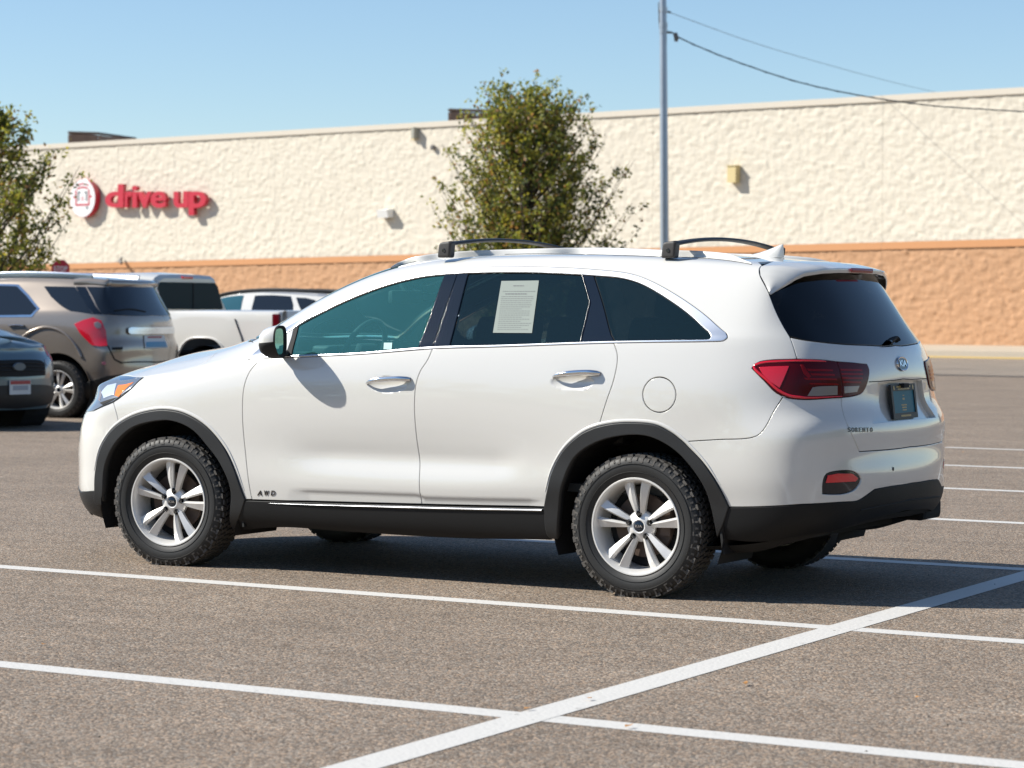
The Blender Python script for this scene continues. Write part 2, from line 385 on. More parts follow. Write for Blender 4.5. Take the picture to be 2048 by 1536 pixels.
def panel(S, name, segs, mat, parent, d=0.0, holes=(), gap=.0022, edge=.0022, depth=.012, flange=.012, h=.03, side=-1, span=False, step=.02, fl_mat=None, refine=(), lab=None, cache={}):
    """a sheet cut out of the surface by a traced outline, with a rolled edge and an inner flange.
       side=-1 near, +1 mirrored; span=True joins both halves over the centreline."""
    key = (id(S), name, str(segs), str(holes))
    if key in cache: L, HL = cache[key]
    else:
        L = trace(S, segs, step); HL = [trace(S, hseg, step) for hseg in holes]; cache[key] = (L, HL)
    aend, bend = S.ax[-1], S.ay[-1]
    def clmask(X):
        if not span: return np.zeros(len(X), bool)
        return (X[:, 0] > aend-.004) | (X[:, 0] < .004) | (X[:, 1] > bend-.004)
    def rings(X, sg):
        cm = clmask(X)
        E = offset(S, X, sg*gap, cm); I = offset(S, X, sg*(gap+edge), cm)
        return cm, E, I
    cm, E, I = rings(L, 1.0); H = [rings(x, -1.0) for x in HL]
    lo, hi = L.min(0), L.max(0)
    gx, gy = np.meshgrid(np.arange(lo[0]+h*.5, hi[0], h), np.arange(lo[1]+h*.5, hi[1], h*.9))
    gx[::2] += h*.5; G = np.stack([gx.ravel(), gy.ravel()], 1)
    G = G[inside(G, I)]; G = G[dist_poly(G, I) > h*.35]
    for (pp, rr, h2) in refine:
        c0 = np.array(S.toA(*S.find(pp))); G = G[np.linalg.norm(G-c0, axis=1) > rr]
        qx, qy = np.meshgrid(np.arange(-rr, rr, h2), np.arange(-rr, rr, h2*.9)); qx[::2] += h2*.5; Q = np.stack([qx.ravel(), qy.ravel()], 1)
        Q = Q[np.linalg.norm(Q, axis=1) < rr]+c0; Q = Q[inside(Q, I)]
        if len(Q): Q = Q[dist_poly(Q, I) > h2*.4]; G = np.vstack([G, Q])
    for c_, e_, i_ in H:
        G = G[~inside(G, i_)]; G = G[dist_poly(G, i_) > h*.35]
    verts = [Vector(p) for p in I]; edges = [(i, (i+1) % len(I)) for i in range(len(I))]
    offs = [0]
    for c_, e_, i_ in H:
        o = len(verts); offs.append(o); verts += [Vector(p) for p in i_]; edges += [(o+i, o+(i+1) % len(i_)) for i in range(len(i_))]
    verts += [Vector(p) for p in G]
    r = delaunay_2d_cdt(verts, edges, [], 0, 1e-7)
    P2 = np.array([tuple(p) for p in r[0]]); T = np.array([f for f in r[2] if len(f) == 3], int)
    cen = P2[T].mean(1); keep = inside(cen, I)
    for c_, e_, i_ in H: keep &= ~inside(cen, i_)
    T = T[keep]
    a, b = P2[T[:, 1]]-P2[T[:, 0]], P2[T[:, 2]]-P2[T[:, 0]]; fl = (a[:, 0]*b[:, 1]-a[:, 1]*b[:, 0]) < 0; T[fl] = T[fl][:, ::-1]
    back = {}
    for k, og in enumerate(r[3]):
        for q in og: back[q] = k
    u, v = S.toU(P2[:, 0], P2[:, 1]); V, Nn = S.point(u, v, d)
    V = [*V]; Nn = [*Nn]; F = [tuple(t) for t in T]; MI = [0]*len(F)
    for (cmk, Ek, Ik, o, sg) in [(cm, E, I, 0, 1)]+[(x[0], x[1], x[2], offs[k+1], -1) for k, x in enumerate(H)]:
        m = len(Ik); ids = [back.get(o+i, None) for i in range(m)]
        u, v = S.toU(Ek[:, 0], Ek[:, 1]); Pe, ne = S.point(u, v, d)
        Tn = np.roll(Pe, -1, 0)-np.roll(Pe, 1, 0); Tn /= np.maximum(np.linalg.norm(Tn, axis=1, keepdims=True), 1e-9)
        out = -np.cross(ne, Tn)*sg
        n1 = ne*.75+out*.66; n1 /= np.linalg.norm(n1, axis=1, keepdims=True)
        b1 = len(V); V += [*(Pe-ne*edge*.55)]; Nn += [*n1]
        b2 = len(V); V += [*(Pe-ne*depth)]; Nn += [*out]
        b3 = len(V); V += [*(Pe-ne*(depth+.0006))]; Nn += [*ne]
        fo = out*flange; 
        if span: fo[cmk] *= np.array([1, 0, 1.])
        b4 = len(V); V += [*(Pe-ne*(depth+.0016)+fo)]; Nn += [*ne]
        for i in range(m):
            j = (i+1) % m
            if cmk[i] and cmk[j]: continue
            if ids[i] is None or ids[j] is None: continue
            q = [(ids[i], b1+i, b1+j, ids[j]), (b1+i, b2+i, b2+j, b1+j)]
            if flange > 0: q.append((b3+i, b4+i, b4+j, b3+j))
            for k, f in enumerate(q):
                F.append(f if sg > 0 else f[::-1]); MI.append(1 if k == 2 else 0)
    V = np.array(V); Nn = np.array(Nn); Nn /= np.maximum(np.linalg.norm(Nn, axis=1, keepdims=True), 1e-9)
    mats = [mat, fl_mat or MAT['black']]
    if span:
        V[np.abs(V[:, 1]) < 2e-4, 1] = 0; Nn[np.abs(V[:, 1]) < 1e-9, 1] = 0
        n = len(V); V2 = V*np.array([1, -1, 1.]); N2 = Nn*np.array([1, -1, 1.])
        F = F+[tuple(i+n for i in f[::-1]) for f in F]; MI = MI+MI; V = np.vstack([V, V2]); Nn = np.vstack([Nn, N2])
    elif side > 0:
        V = V*np.array([1, -1, 1.]); Nn = Nn*np.array([1, -1, 1.]); F = [f[::-1] for f in F]
    o = from_py(name, V, F, mats, parent, normals=Nn, mi=MI)
    if lab: o['label'] = lab
    return o
def ribbon(S, name, pts, w0, w1, hgt, mat, parent, d=0.0, side=-1, step=.02, base=0.0, cap=True):
    """a raised strip following a traced path: w0 to one side, w1 to the other, crowned by hgt"""
    A = np.array(smooth_path([S.toA(*S.find(p)) for p in pts], step=step)); u, v = S.toU(A[:, 0], A[:, 1]); P, n = S.point(u, v, d)
    T = np.gradient(P, axis=0); T /= np.linalg.norm(T, axis=1, keepdims=True); B = np.cross(n, T)
    m = len(P); ww0 = np.interp(np.linspace(0, 1, m), np.linspace(0, 1, len(np.atleast_1d(w0))), np.atleast_1d(w0)); ww1 = np.interp(np.linspace(0, 1, m), np.linspace(0, 1, len(np.atleast_1d(w1))), np.atleast_1d(w1))
    V = []; K = 7
    for k in range(K):
        t = k/(K-1); x = (-ww0+(ww0+ww1)*t)[:, None]; hh = hgt*(1-abs(2*t-1)**3)*np.minimum(1, (ww0+ww1)/(.5*np.max(ww0+ww1)))[:, None]
        V.append(P+B*x+n*(base+hh))
    V = np.array(V).transpose(1, 0, 2).reshape(-1, 3)
    F = [(i*K+k, i*K+k+1, (i+1)*K+k+1, (i+1)*K+k) for i in range(m-1) for k in range(K-1)]
    if side > 0: V = V*np.array([1, -1, 1.]); F = [f[::-1] for f in F]
    o = from_py(name, V, F, mat, parent); 
    bm = bmesh.new(); bm.from_mesh(o.data)
    bm.to_mesh(o.data); bm.free(); auto(o, 60); return o
# ------------------------------------------------------------------ the white SUV: body surface
# columns run front centre -> front corner -> along the side -> rear corner -> rear centre, rows bottom -> roof centre
CX = [-3.74, -3.70, -3.60, -3.48, -3.36, -3.20, -3.0, -2.75, -2.45, -2.15, -1.85, -1.5, -1.1, -.7, -.3, .05, .35, .58, .76, .87, .935, .985, 1.0]
NC = len(CX)
XS = np.array(CX)
FRONTY = {0: 0.0, 1: .35, 2: .60, 3: .755, 4: .85, 5: .905}       # widths of the nose at the mid row
def interp(keys, xs):
    k = sorted(keys); return np.interp(xs, [a for a, b in k], [b for a, b in k])
# (y, z) of each row along x for the side columns 4..17
ROW = []
def row(y, z): ROW.append((y, z))
row([(-3.5, .76), (-3.2, .80), (-2.75, .83), (0, .84), (.6, .82)], [(-3.5, .22), (-3, .20), (0, .20), (.6, .25)])
row([(-3.5, .82), (-3.2, .87), (-2.75, .90), (0, .905), (.6, .88)], [(-3.5, .29), (-3, .27), (0, .28), (.6, .34)])
row([(-3.5, .84), (-3.2, .90), (-2.75, .922), (0, .925), (.6, .90)], [(-3.5, .38), (-3, .37), (-1, .395), (0, .42), (.6, .46)])
row([(-3.5, .84), (-3.2, .905), (-2.75, .932), (-1.9, .935), (-.6, .940), (0, .945), (.6, .915)], [(-3.5, .48), (-3, .49), (-1, .50), (0, .52), (.6, .555)])
row([(-3.5, .84), (-3.2, .91), (-2.75, .938), (-2.1, .932), (-1.8, .922), (-.9, .921), (-.5, .938), (0, .95), (.6, .920)], [(-3.5, .60), (-3, .62), (-1, .62), (0, .64), (.6, .67)])
row([(-3.5, .84), (-3.2, .905), (-2.75, .938), (-2.1, .938), (-1.0, .937), (-.4, .945), (0, .95), (.6, .912)], [(-3.5, .72), (-3, .75), (-1, .77), (0, .78), (.6, .80)])
row([(-3.5, .82), (-3.2, .90), (-2.75, .930), (-2.1, .940), (-1, .944), (-.3, .945), (0, .942), (.35, .928), (.6, .895)], [(-3.5, .80), (-3.2, .83), (-3, .86), (-2.5, .90), (-1, .92), (0, .93), (.6, .94)])
row([(-3.5, .78), (-3.2, .855), (-3.0, .885), (-2.75, .905), (-2.1, .928), (-1, .934), (0, .928), (.35, .912), (.6, .878)], [(-3.5, .86), (-3.2, .90), (-3, .935), (-2.75, .965), (-2.45, 1.0), (-2.1, 1.02), (-1, 1.05), (0, 1.07), (.6, 1.07)])
row([(-3.5, .70), (-3.2, .79), (-3.0, .83), (-2.75, .855), (-2.45, .88), (-2.1, .90), (-1, .905), (0, .898), (.35, .88), (.6, .84)], [(-3.5, .915), (-3.2, .955), (-3, .985), (-2.75, 1.02), (-2.45, 1.07), (-2.15, 1.10), (-1.5, 1.14), (-1.1, 1.165), (-.3, 1.20), (.05, 1.21), (.6, 1.215)])
row([(-3.5, .63), (-3.2, .73), (-3.0, .77), (-2.75, .80), (-2.45, .835), (-2.15, .86), (-1.5, .868), (-1, .872), (0, .864), (.35, .845), (.6, .805)], [(-3.5, .94), (-3.2, .985), (-3, 1.015), (-2.75, 1.055), (-2.45, 1.115), (-2.15, 1.16), (-1.85, 1.20), (-1.5, 1.225), (-1.1, 1.245), (-.3, 1.275), (.6, 1.29)])
row([(-3.5, .55), (-3.2, .64), (-3.0, .68), (-2.75, .72), (-2.45, .765), (-2.15, .805), (-1.85, .80), (-1.5, .79), (-1.1, .785), (0, .78), (.35, .762), (.6, .735)], [(-3.5, .96), (-3.2, 1.01), (-3, 1.05), (-2.75, 1.09), (-2.45, 1.155), (-2.15, 1.215), (-1.85, 1.305), (-1.5, 1.375), (-1.1, 1.41), (-.3, 1.425), (.6, 1.425)])
row([(-3.5, .46), (-3.2, .53), (-3.0, .57), (-2.75, .62), (-2.45, .69), (-2.15, .745), (-1.85, .730), (-1.5, .712), (-1.1, .70), (-.3, .70), (.05, .698), (.35, .69), (.6, .68)], [(-3.5, .975), (-3.2, 1.035), (-3, 1.08), (-2.75, 1.12), (-2.45, 1.185), (-2.15, 1.27), (-1.85, 1.405), (-1.5, 1.505), (-1.1, 1.560), (-.7, 1.572), (-.3, 1.565), (.05, 1.553), (.35, 1.54), (.6, 1.525)])
row([(-3.5, .37), (-3.2, .43), (-3.0, .46), (-2.75, .51), (-2.45, .59), (-2.15, .665), (-1.85, .655), (-1.5, .64), (-1.1, .63), (.05, .63), (.35, .625), (.6, .62)], [(-3.5, .985), (-3.2, 1.055), (-3, 1.105), (-2.75, 1.145), (-2.45, 1.215), (-2.15, 1.33), (-1.85, 1.47), (-1.5, 1.572), (-1.1, 1.624), (-.7, 1.638), (-.3, 1.635), (.05, 1.622), (.35, 1.605), (.6, 1.585)])
row([(-3.5, .25), (-3.2, .30), (-2.75, .36), (-2.45, .44), (-2.15, .50), (-1.85, .50), (.6, .49)], [(-3.5, .995), (-3.2, 1.072), (-3, 1.125), (-2.75, 1.165), (-2.45, 1.255), (-2.15, 1.385), (-1.85, 1.52), (-1.5, 1.62), (-1.1, 1.648), (-.7, 1.655), (-.3, 1.652), (.05, 1.642), (.35, 1.625), (.6, 1.605)])
row([(-3.5, .12), (-3.2, .15), (-2.75, .18), (-2.45, .22), (-2.15, .25), (.6, .25)], [(-3.5, 1.0), (-3.2, 1.082), (-3, 1.138), (-2.75, 1.182), (-2.45, 1.285), (-2.15, 1.42), (-1.85, 1.545), (-1.5, 1.635), (-1.1, 1.66), (-.7, 1.668), (-.3, 1.664), (.05, 1.654), (.35, 1.637), (.6, 1.615)])
row([(-3.5, 0), (.6, 0)], [(-3.5, 1.003), (-3.2, 1.086), (-3, 1.142), (-2.75, 1.188), (-2.45, 1.297), (-2.15, 1.432), (-1.85, 1.553), (-1.5, 1.64), (-1.1, 1.663), (-.7, 1.671), (-.3, 1.668), (.05, 1.658), (.35, 1.641), (.6, 1.618)])
NR = len(ROW)
# rear wrap of rows 0..11: five columns (x, y) at their own height
REAR = {  # row: [(x,y,z) at columns 18..22]
    0: [(.76, .76, .30), (.90, .64, .34), (.955, .45, .36), (.98, .22, .37), (.985, 0, .37)],
    1: [(.78, .83, .37), (.93, .70, .41), (.995, .48, .43), (1.025, .24, .435), (1.03, 0, .435)],
    2: [(.79, .855, .48), (.94, .715, .51), (1.01, .49, .53), (1.042, .24, .535), (1.048, 0, .535)],
    3: [(.79, .87, .58), (.94, .73, .60), (1.01, .50, .615), (1.04, .25, .62), (1.046, 0, .62)],
    4: [(.79, .875, .69), (.935, .735, .70), (1.0, .50, .71), (1.028, .25, .715), (1.034, 0, .715)],
    5: [(.79, .872, .815), (.935, .735, .825), (1.0, .50, .83), (1.024, .25, .83), (1.030, 0, .83)],
    6: [(.775, .828, .915), (.898, .70, .925), (.962, .48, .925), (.988, .24, .925), (.994, 0, .925)],
    7: [(.775, .81, 1.065), (.885, .685, 1.06), (.955, .47, 1.055), (.985, .24, 1.055), (.995, 0, 1.055)],
    8: [(.755, .765, 1.20), (.85, .645, 1.19), (.92, .44, 1.18), (.955, .22, 1.175), (.965, 0, 1.175)],
    9: [(.72, .725, 1.285), (.80, .605, 1.275), (.87, .42, 1.265), (.905, .21, 1.26), (.915, 0, 1.26)],
    10: [(.66, .665, 1.415), (.725, .56, 1.405), (.79, .39, 1.40), (.825, .20, 1.395), (.835, 0, 1.395)],
    11: [(.615, .62, 1.515), (.665, .53, 1.51), (.72, .37, 1.51), (.75, .19, 1.51), (.76, 0, 1.51)],
    12: [(.60, .585, 1.572), (.64, .49, 1.568), (.685, .35, 1.57), (.71, .18, 1.572), (.72, 0, 1.573)],
    13: [(.595, .46, 1.594), (.63, .39, 1.588), (.67, .28, 1.59), (.695, .14, 1.591), (.70, 0, 1.592)],
    14: [(.59, .24, 1.606), (.62, .20, 1.602), (.655, .14, 1.602), (.675, .07, 1.602), (.685, 0, 1.602)],
    15: [(.585, 0, 1.612), (.61, 0, 1.61), (.64, 0, 1.608), (.66, 0, 1.607), (.67, 0, 1.606)]}
FRX = {0: .05, 1: .02, 2: .0, 3: 0, 4: 0, 5: .03, 6: .075, 7: .115}        # how far each row's nose sits back
def hero_net():
    net = np.zeros((NR, NC, 3))
    for r, (ky, kz) in enumerate(ROW):
        y = interp(ky, XS); z = interp(kz, XS); x = XS.copy()
        if r >= 9: z = z-interp([(-3.2, 0), (-2.45, .012), (.6, .012 if r < 12 else .016)], XS)
        for c in range(NC):
            net[r, c] = (x[c], -y[c], z[c])
        if r <= 7:
            s = (y[4]/.85); dx = FRX[r]
            for c, w in FRONTY.items():
                if c <= 4:
                    net[r, c] = (XS[c]+dx*(1-c/8.), -w*s, z[min(4, c)] if c >= 3 else z[3])
            net[r, 0, 2] = net[r, 1, 2] = net[r, 2, 2] = z[3]
        else:
            k = (15-r)/8.0       # fan of the bonnet over the nose
            y3 = interp(ky, [-3.48])[0]
            for c, xx, t in ((0, -3.63, 0.0), (1, -3.61, .40), (2, -3.56, .72), (3, -3.46, .93)):
                w = y3*t; back = (1-k)*(.0+.10*c/3)+.0
                net[r, c] = (xx+.16*(1-k)*(c/3.0)+(1-k)*.03, -w, .90+(1-k)*.06+.045*(c/3.)*(1-k)+k*(.015*c/3.)+ .035*(1-k))
        if r in REAR:
            for j, p in enumerate(REAR[r]): net[r, 18+j] = (p[0], -p[1], p[2])
    return net
# ------------------------------------------------------------------ seams of the white SUV, traced as sight lines (pairs) or places (triples)
def lip(P):
    """flange over each wheel arch and the pressed line low on the doors"""
    x, z = P[:, 0], P[:, 2]; side = np.clip((np.abs(P[:, 1])-.80)/.06, 0, 1)
    d = np.zeros(len(P))
    for hx, hz in ((-1.375, .985), (-.325, 1.018)):
        e = ((x-hx)/.115)**2+((z-hz)/.040)**2
        d += -.016*np.clip(1-e, 0, 1)**.7*side
    # lower door scallop
    t = np.clip((x+2.05)/.35, 0, 1)*np.clip((-.55-x)/.22, 0, 1); t = t*t*(3-2*t)
    d += -.0085*t*np.exp(-((z-.612)/.055)**2)*side+.001*t*np.exp(-((z-.50)/.06)**2)*side
    d += -.009*np.clip((.440-z+.012*(x+1.4))/.022, 0, 1)*side*np.clip((x+1.98)/.12, 0, 1)*np.clip((-.46-x)/.1, 0, 1)
    return d
HOODSEAM = [(289, 754), (326, 748), (370, 744.7), (384, 738), (414, 722), (440, 701.5), (452, 696)]
DOORF = [(516.6, 722.6), (500, 742.5), (488.4, 772.5), (485, 829), (490, 895.5), (500, 978.6), (504, 999)]
DOORM = [(865, 697.6), (855.6, 719), (840.5, 742.5), (832, 769), (829, 812), (830.5, 845.5), (837, 908.6), (839, 960), (842, 1009)]
DOORR = [(1227, 685.5), (1233.8, 706), (1234.6, 722.5), (1227, 761), (1213, 802), (1197, 853.7)]
ARCHF = [(190.6, 982), (192, 944), (203, 897.6), (227.5, 859), (263, 834.7), (304, 822.5), (338, 821), (372, 829), (413, 854), (446, 892), (468, 936), (484.5, 982), (491, 999)]
ARCHR1 = [(1089, 1014), (1094.7, 984), (1108, 937.6), (1130, 899), (1163, 869), (1190, 856)]
ARCHR2 = [(1190, 856), (1220, 849), (1258.7, 846), (1313, 851), (1345, 867)]
ARCHR3 = [(1345, 867), (1368, 885.6), (1409, 929), (1436, 970), (1458, 1014)]
BELT_OUT = [(496.6, 719), (712, 709.5), (862, 698), (1000, 694), (1225.6, 686.6), (1383, 684.2), (1432, 683.2)]
DLO_TIP = [(1432, 683.2), (1447, 681.5), (1455, 675), (1452, 665)]
DLO_TOP = [(1452, 665), (1410, 629.5), (1355, 591), (1301, 561.5), (1260, 547.5), (1183, 539), (1082, 534.4), (1000, 533.8), (918, 538), (845, 544.7), (779, 559.7), (712, 584.6), (646, 614.5), (590, 645), (560, 664), (520, 697), (496.6, 719)]
TAILSEAM = [(1567, 521.6), (1540, 525.5), (1524, 530.5), (1518.7, 537), (1520, 551), (1538, 587), (1558.8, 637), (1579.5, 673)]
TAILSEAM2 = [(1579.5, 673), (1588, 697), (1594, 718)]
LAMP_TOP = [(1504, 736), (1510, 728.5), (1520, 723.5), (1544, 720), (1594, 718.4)]
LAMP_TOP2 = [(1594, 718.4), (1640, 719.6), (1671.6, 723)]
LAMP_GAP = [(1671.6, 723), (1679, 747), (1683, 770), (1682.5, 795)]
LAMP_BOT = [(1682.5, 795), (1618, 799), (1576.6, 796), (1553, 786), (1529, 762), (1504, 736)]
LAMP_IN = [(1682.5, 795), (1708, 791.5), (1725, 784), (1734, 765), (1737.5, 740), (1733, 728.5)]
LAMP_IN2 = [(1733, 728.5), (1705, 725), (1671.6, 723)]
BUMPSEAM = [(1566, 793), (1548, 822), (1532, 852), (1520, 867.5), (1505, 874.7), (1440, 879), (1366, 883.5)]
RB_TOP = [(1682.5, 795), (1684, 815), (1695, 850), (1719, 903.5)]
RB_TOP2 = [(1719, 903.5), (1769, 900), (1800, 896.8), ('c', 893.5)]
RB_BOT = [(1458, 1014), (1598, 1009), (1634, 1007.5), (1690, 1004)]
RB_BOT2 = [(1690, 1004), (1714, 1002), (1732.8, 991), (1749, 979)]
RB_BOT3 = [(1749, 979), (1785, 972.5), (1810, 969), ('c', 966)]
FBSEAM = [(227, 805), (233, 826.5), (237, 845)]
LAMPF_BOT = [(282, 755), (262, 776), (238, 794), (227, 803)]
LAMPF_BOT2 = [(227, 803), (205, 812), (188, 822)]

def hero_body(root):
    S = Surf(hero_net()); W = MAT['white']; B = MAT['black']; G = MAT['gloss_black']; CH = MAT['satin']
    cl = MAT['clad']
    P = lambda n, segs, mat, **k: panel(S, n, segs, mat, root, **k)
    both = []
    for sd in (-1, 1):
        P('front_fender', [HOODSEAM, [(452, 696), (475, 684), (-2.36, -.73, 1.20)], [(-2.36, -.73, 1.20), (520, 697), (496.6, 719)], [(496.6, 719), (516.6, 718.2)], DOORF, [(504, 999), (491, 999)], ARCHF[::-1][:10], [(237, 845), (233, 826.5), (227, 805)], [(227, 805), (238, 794), (262, 776), (289, 754)]], W, d=lip, side=sd)
        P('front_door', [[(516.6, 718.2), (712, 709.5), (862, 698)], [(862, 698), (865, 697.6)], DOORM, [(842, 1009), (690, 1005), (504, 999.5)], DOORF[::-1]], W, d=lip, side=sd, refine=[((776, 766), .15, .008)], h=.022)
        P('rear_door', [[(865, 697.6), (1000, 694), (1227, 686.4)], DOORR, [(1197, 853.7), (1190, 856)], ARCHR1[::-1], [(1089, 1014), (1000, 1012.5), (842, 1009)], DOORM[::-1]], W, d=lip, side=sd, refine=[((1152, 753), .15, .008)], h=.022)
        P('side_panel', [[(1227, 686.4), (1383, 684.2), (1432, 683.2)], DLO_TIP, DLO_TOP, [(496.6, 719), (520, 697), (-2.36, -.73, 1.20)], [(-2.36, -.73, 1.20), (-2.15, -.66, 1.33), (-1.85, -.64, 1.47), (-1.5, -.59, 1.585), (-1.1, -.57, 1.62), (-.3, -.57, 1.63), (.3, -.56, 1.60), (.47, -.55, 1.585)], [(.47, -.55, 1.585), (1524, 530.5)], TAILSEAM[2:], TAILSEAM2, LAMP_TOP[::-1], LAMP_BOT[::-1][:4], BUMPSEAM, [(1366, 883.5), (1345, 867)], ARCHR2[::-1], [(1190, 856), (1197, 853.7)], DOORR[::-1]], W, d=lip, side=sd, gap=.002,
          holes=[[[(1318.5+33.6*math.cos(t), 789.5+35.6*math.sin(t)) for t in np.linspace(0, 2*math.pi, 25)]]] if sd < 0 else ())
    P('bonnet', [HOODSEAM, [(452, 696), (475, 684), (-2.40, -.70, 1.19)], [(-2.40, -.70, 1.19), (-2.62, -.35, 1.215), (-2.68, 0, 1.22)], [(-2.68, 0, 1.22), (-3.58, 0, .97)], [(-3.58, 0, .97), (-3.54, -.35, .97), (-3.42, -.60, .96), (238, 752), (270, 754), (289, 754)]], W, span=True)
    P('windscreen', [[(-2.36, -.70, 1.22), (-2.15, -.64, 1.34), (-1.85, -.62, 1.48), (-1.55, -.57, 1.575)], [(-1.55, -.57, 1.575), (-1.48, -.30, 1.63), (-1.45, 0, 1.64)], [(-1.45, 0, 1.64), (-2.64, 0, 1.23)], [(-2.64, 0, 1.23), (-2.58, -.35, 1.22), (-2.36, -.70, 1.22)]], MAT['glass_screen'], span=True, flange=.03)
    P('roof', [[(-1.55, -.57, 1.575), (-1.1, -.57, 1.62), (-.3, -.57, 1.63), (.3, -.56, 1.60), (.47, -.55, 1.585)], [(.47, -.55, 1.585), (.52, -.30, 1.61), (.53, 0, 1.618)], [(.53, 0, 1.618), (-1.45, 0, 1.64)], [(-1.45, 0, 1.64), (-1.48, -.30, 1.63), (-1.55, -.57, 1.575)]], W, span=True)
    P('front_bumper', [LAMPF_BOT2[::-1], FBSEAM, [(237, 845), (227.5, 859), (203, 897.6), (192, 944), (190.6, 982)], [(190.6, 982), (163, 984)], [(163, 984), (-3.62, -.5, .40), (-3.72, 0, .40)], [(-3.72, 0, .40), (-3.66, 0, .80)], [(-3.66, 0, .80), (-3.60, -.4, .80), (188, 822)]], W, span=True)
    P('rear_bumper', [[(1682.5, 795), (1618, 799), (1576.6, 796), (1566, 793)], BUMPSEAM, [(1366, 883.5), (1368, 885.6)], ARCHR3[1:], RB_BOT, RB_BOT2, RB_BOT3, [('c', 966), ('c', 893.5)], RB_TOP2[::-1], RB_TOP[::-1]], W, d=lip, span=True,
      holes=[[[(1645, 988), (1646, 965), (1653, 948), (1674, 942), (1708, 943), (1723, 957), (1713, 977), (1692, 987), (1660, 989), (1645, 988)]]])
    P('tailgate', [[(1580, 675), (1588, 697), (1594, 718)], [(1594, 718.4), (1640, 719.6), (1671.6, 723), (1733, 728.5)], LAMP_IN[::-1], RB_TOP, RB_TOP2, [('c', 893.5), ('c', 838.5)], [('c', 838.5), (1780, 842.5), (1746, 846)], [(1746, 846), (1757, 767)], [(1757, 767), (1782, 764), ('c', 761)], [('c', 761), ('c', 691)], [('c', 691), (1781, 692.5), (1737, 691), (1677.5, 688), (1606, 680), (1580, 675)]], W, span=True, depth=.026)
    P('rear_window', [[(1538, 587), (1558.8, 637), (1579, 672)], [(1579, 672), (1606, 679), (1677.5, 687), (1737, 690), (1781, 691.5), ('c', 690)], [('c', 690), ('c', 548)], [('c', 548), (.68, -.40, 1.545), (1538, 587)]], MAT['glass_rear'], span=True, d=-.002)
    return S
# ------------------------------------------------------------------ lettering
def text_obj(name, body, size, mat, parent, P, right, up, extrude=.002, width=None, bold=0.0, align='CENTER', shear=0.0, bevel=0.0):
    cu = bpy.data.curves.new(name, 'FONT'); cu.body = body; cu.size = size; cu.extrude = extrude; cu.align_x = align; cu.align_y = 'CENTER'
    cu.offset = bold; cu.shear = shear; cu.resolution_u = 3; cu.bevel_depth = bevel
    t = bpy.data.objects.new(name, cu); COL.objects.link(t)
    bpy.context.view_layer.update()
    me = bpy.data.meshes.new_from_object(t.evaluated_get(bpy.context.evaluated_depsgraph_get()))
    COL.objects.unlink(t); bpy.data.objects.remove(t); bpy.data.curves.remove(cu)
    me.materials.clear()
    r = Vector(right).normalized(); u = Vector(up); n = r.cross(u).normalized(); u = n.cross(r).normalized()
    sx = 1.0
    if width and len(me.vertices):
        xs = [v.co.x for v in me.vertices]; sx = width/(max(xs)-min(xs))
    M = Matrix(((r.x*sx, u.x, n.x, P[0]), (r.y*sx, u.y, n.y, P[1]), (r.z*sx, u.z, n.z, P[2]), (0, 0, 0, 1)))
    me.transform(M)
    o = link(name, me, parent, [mat]); return o

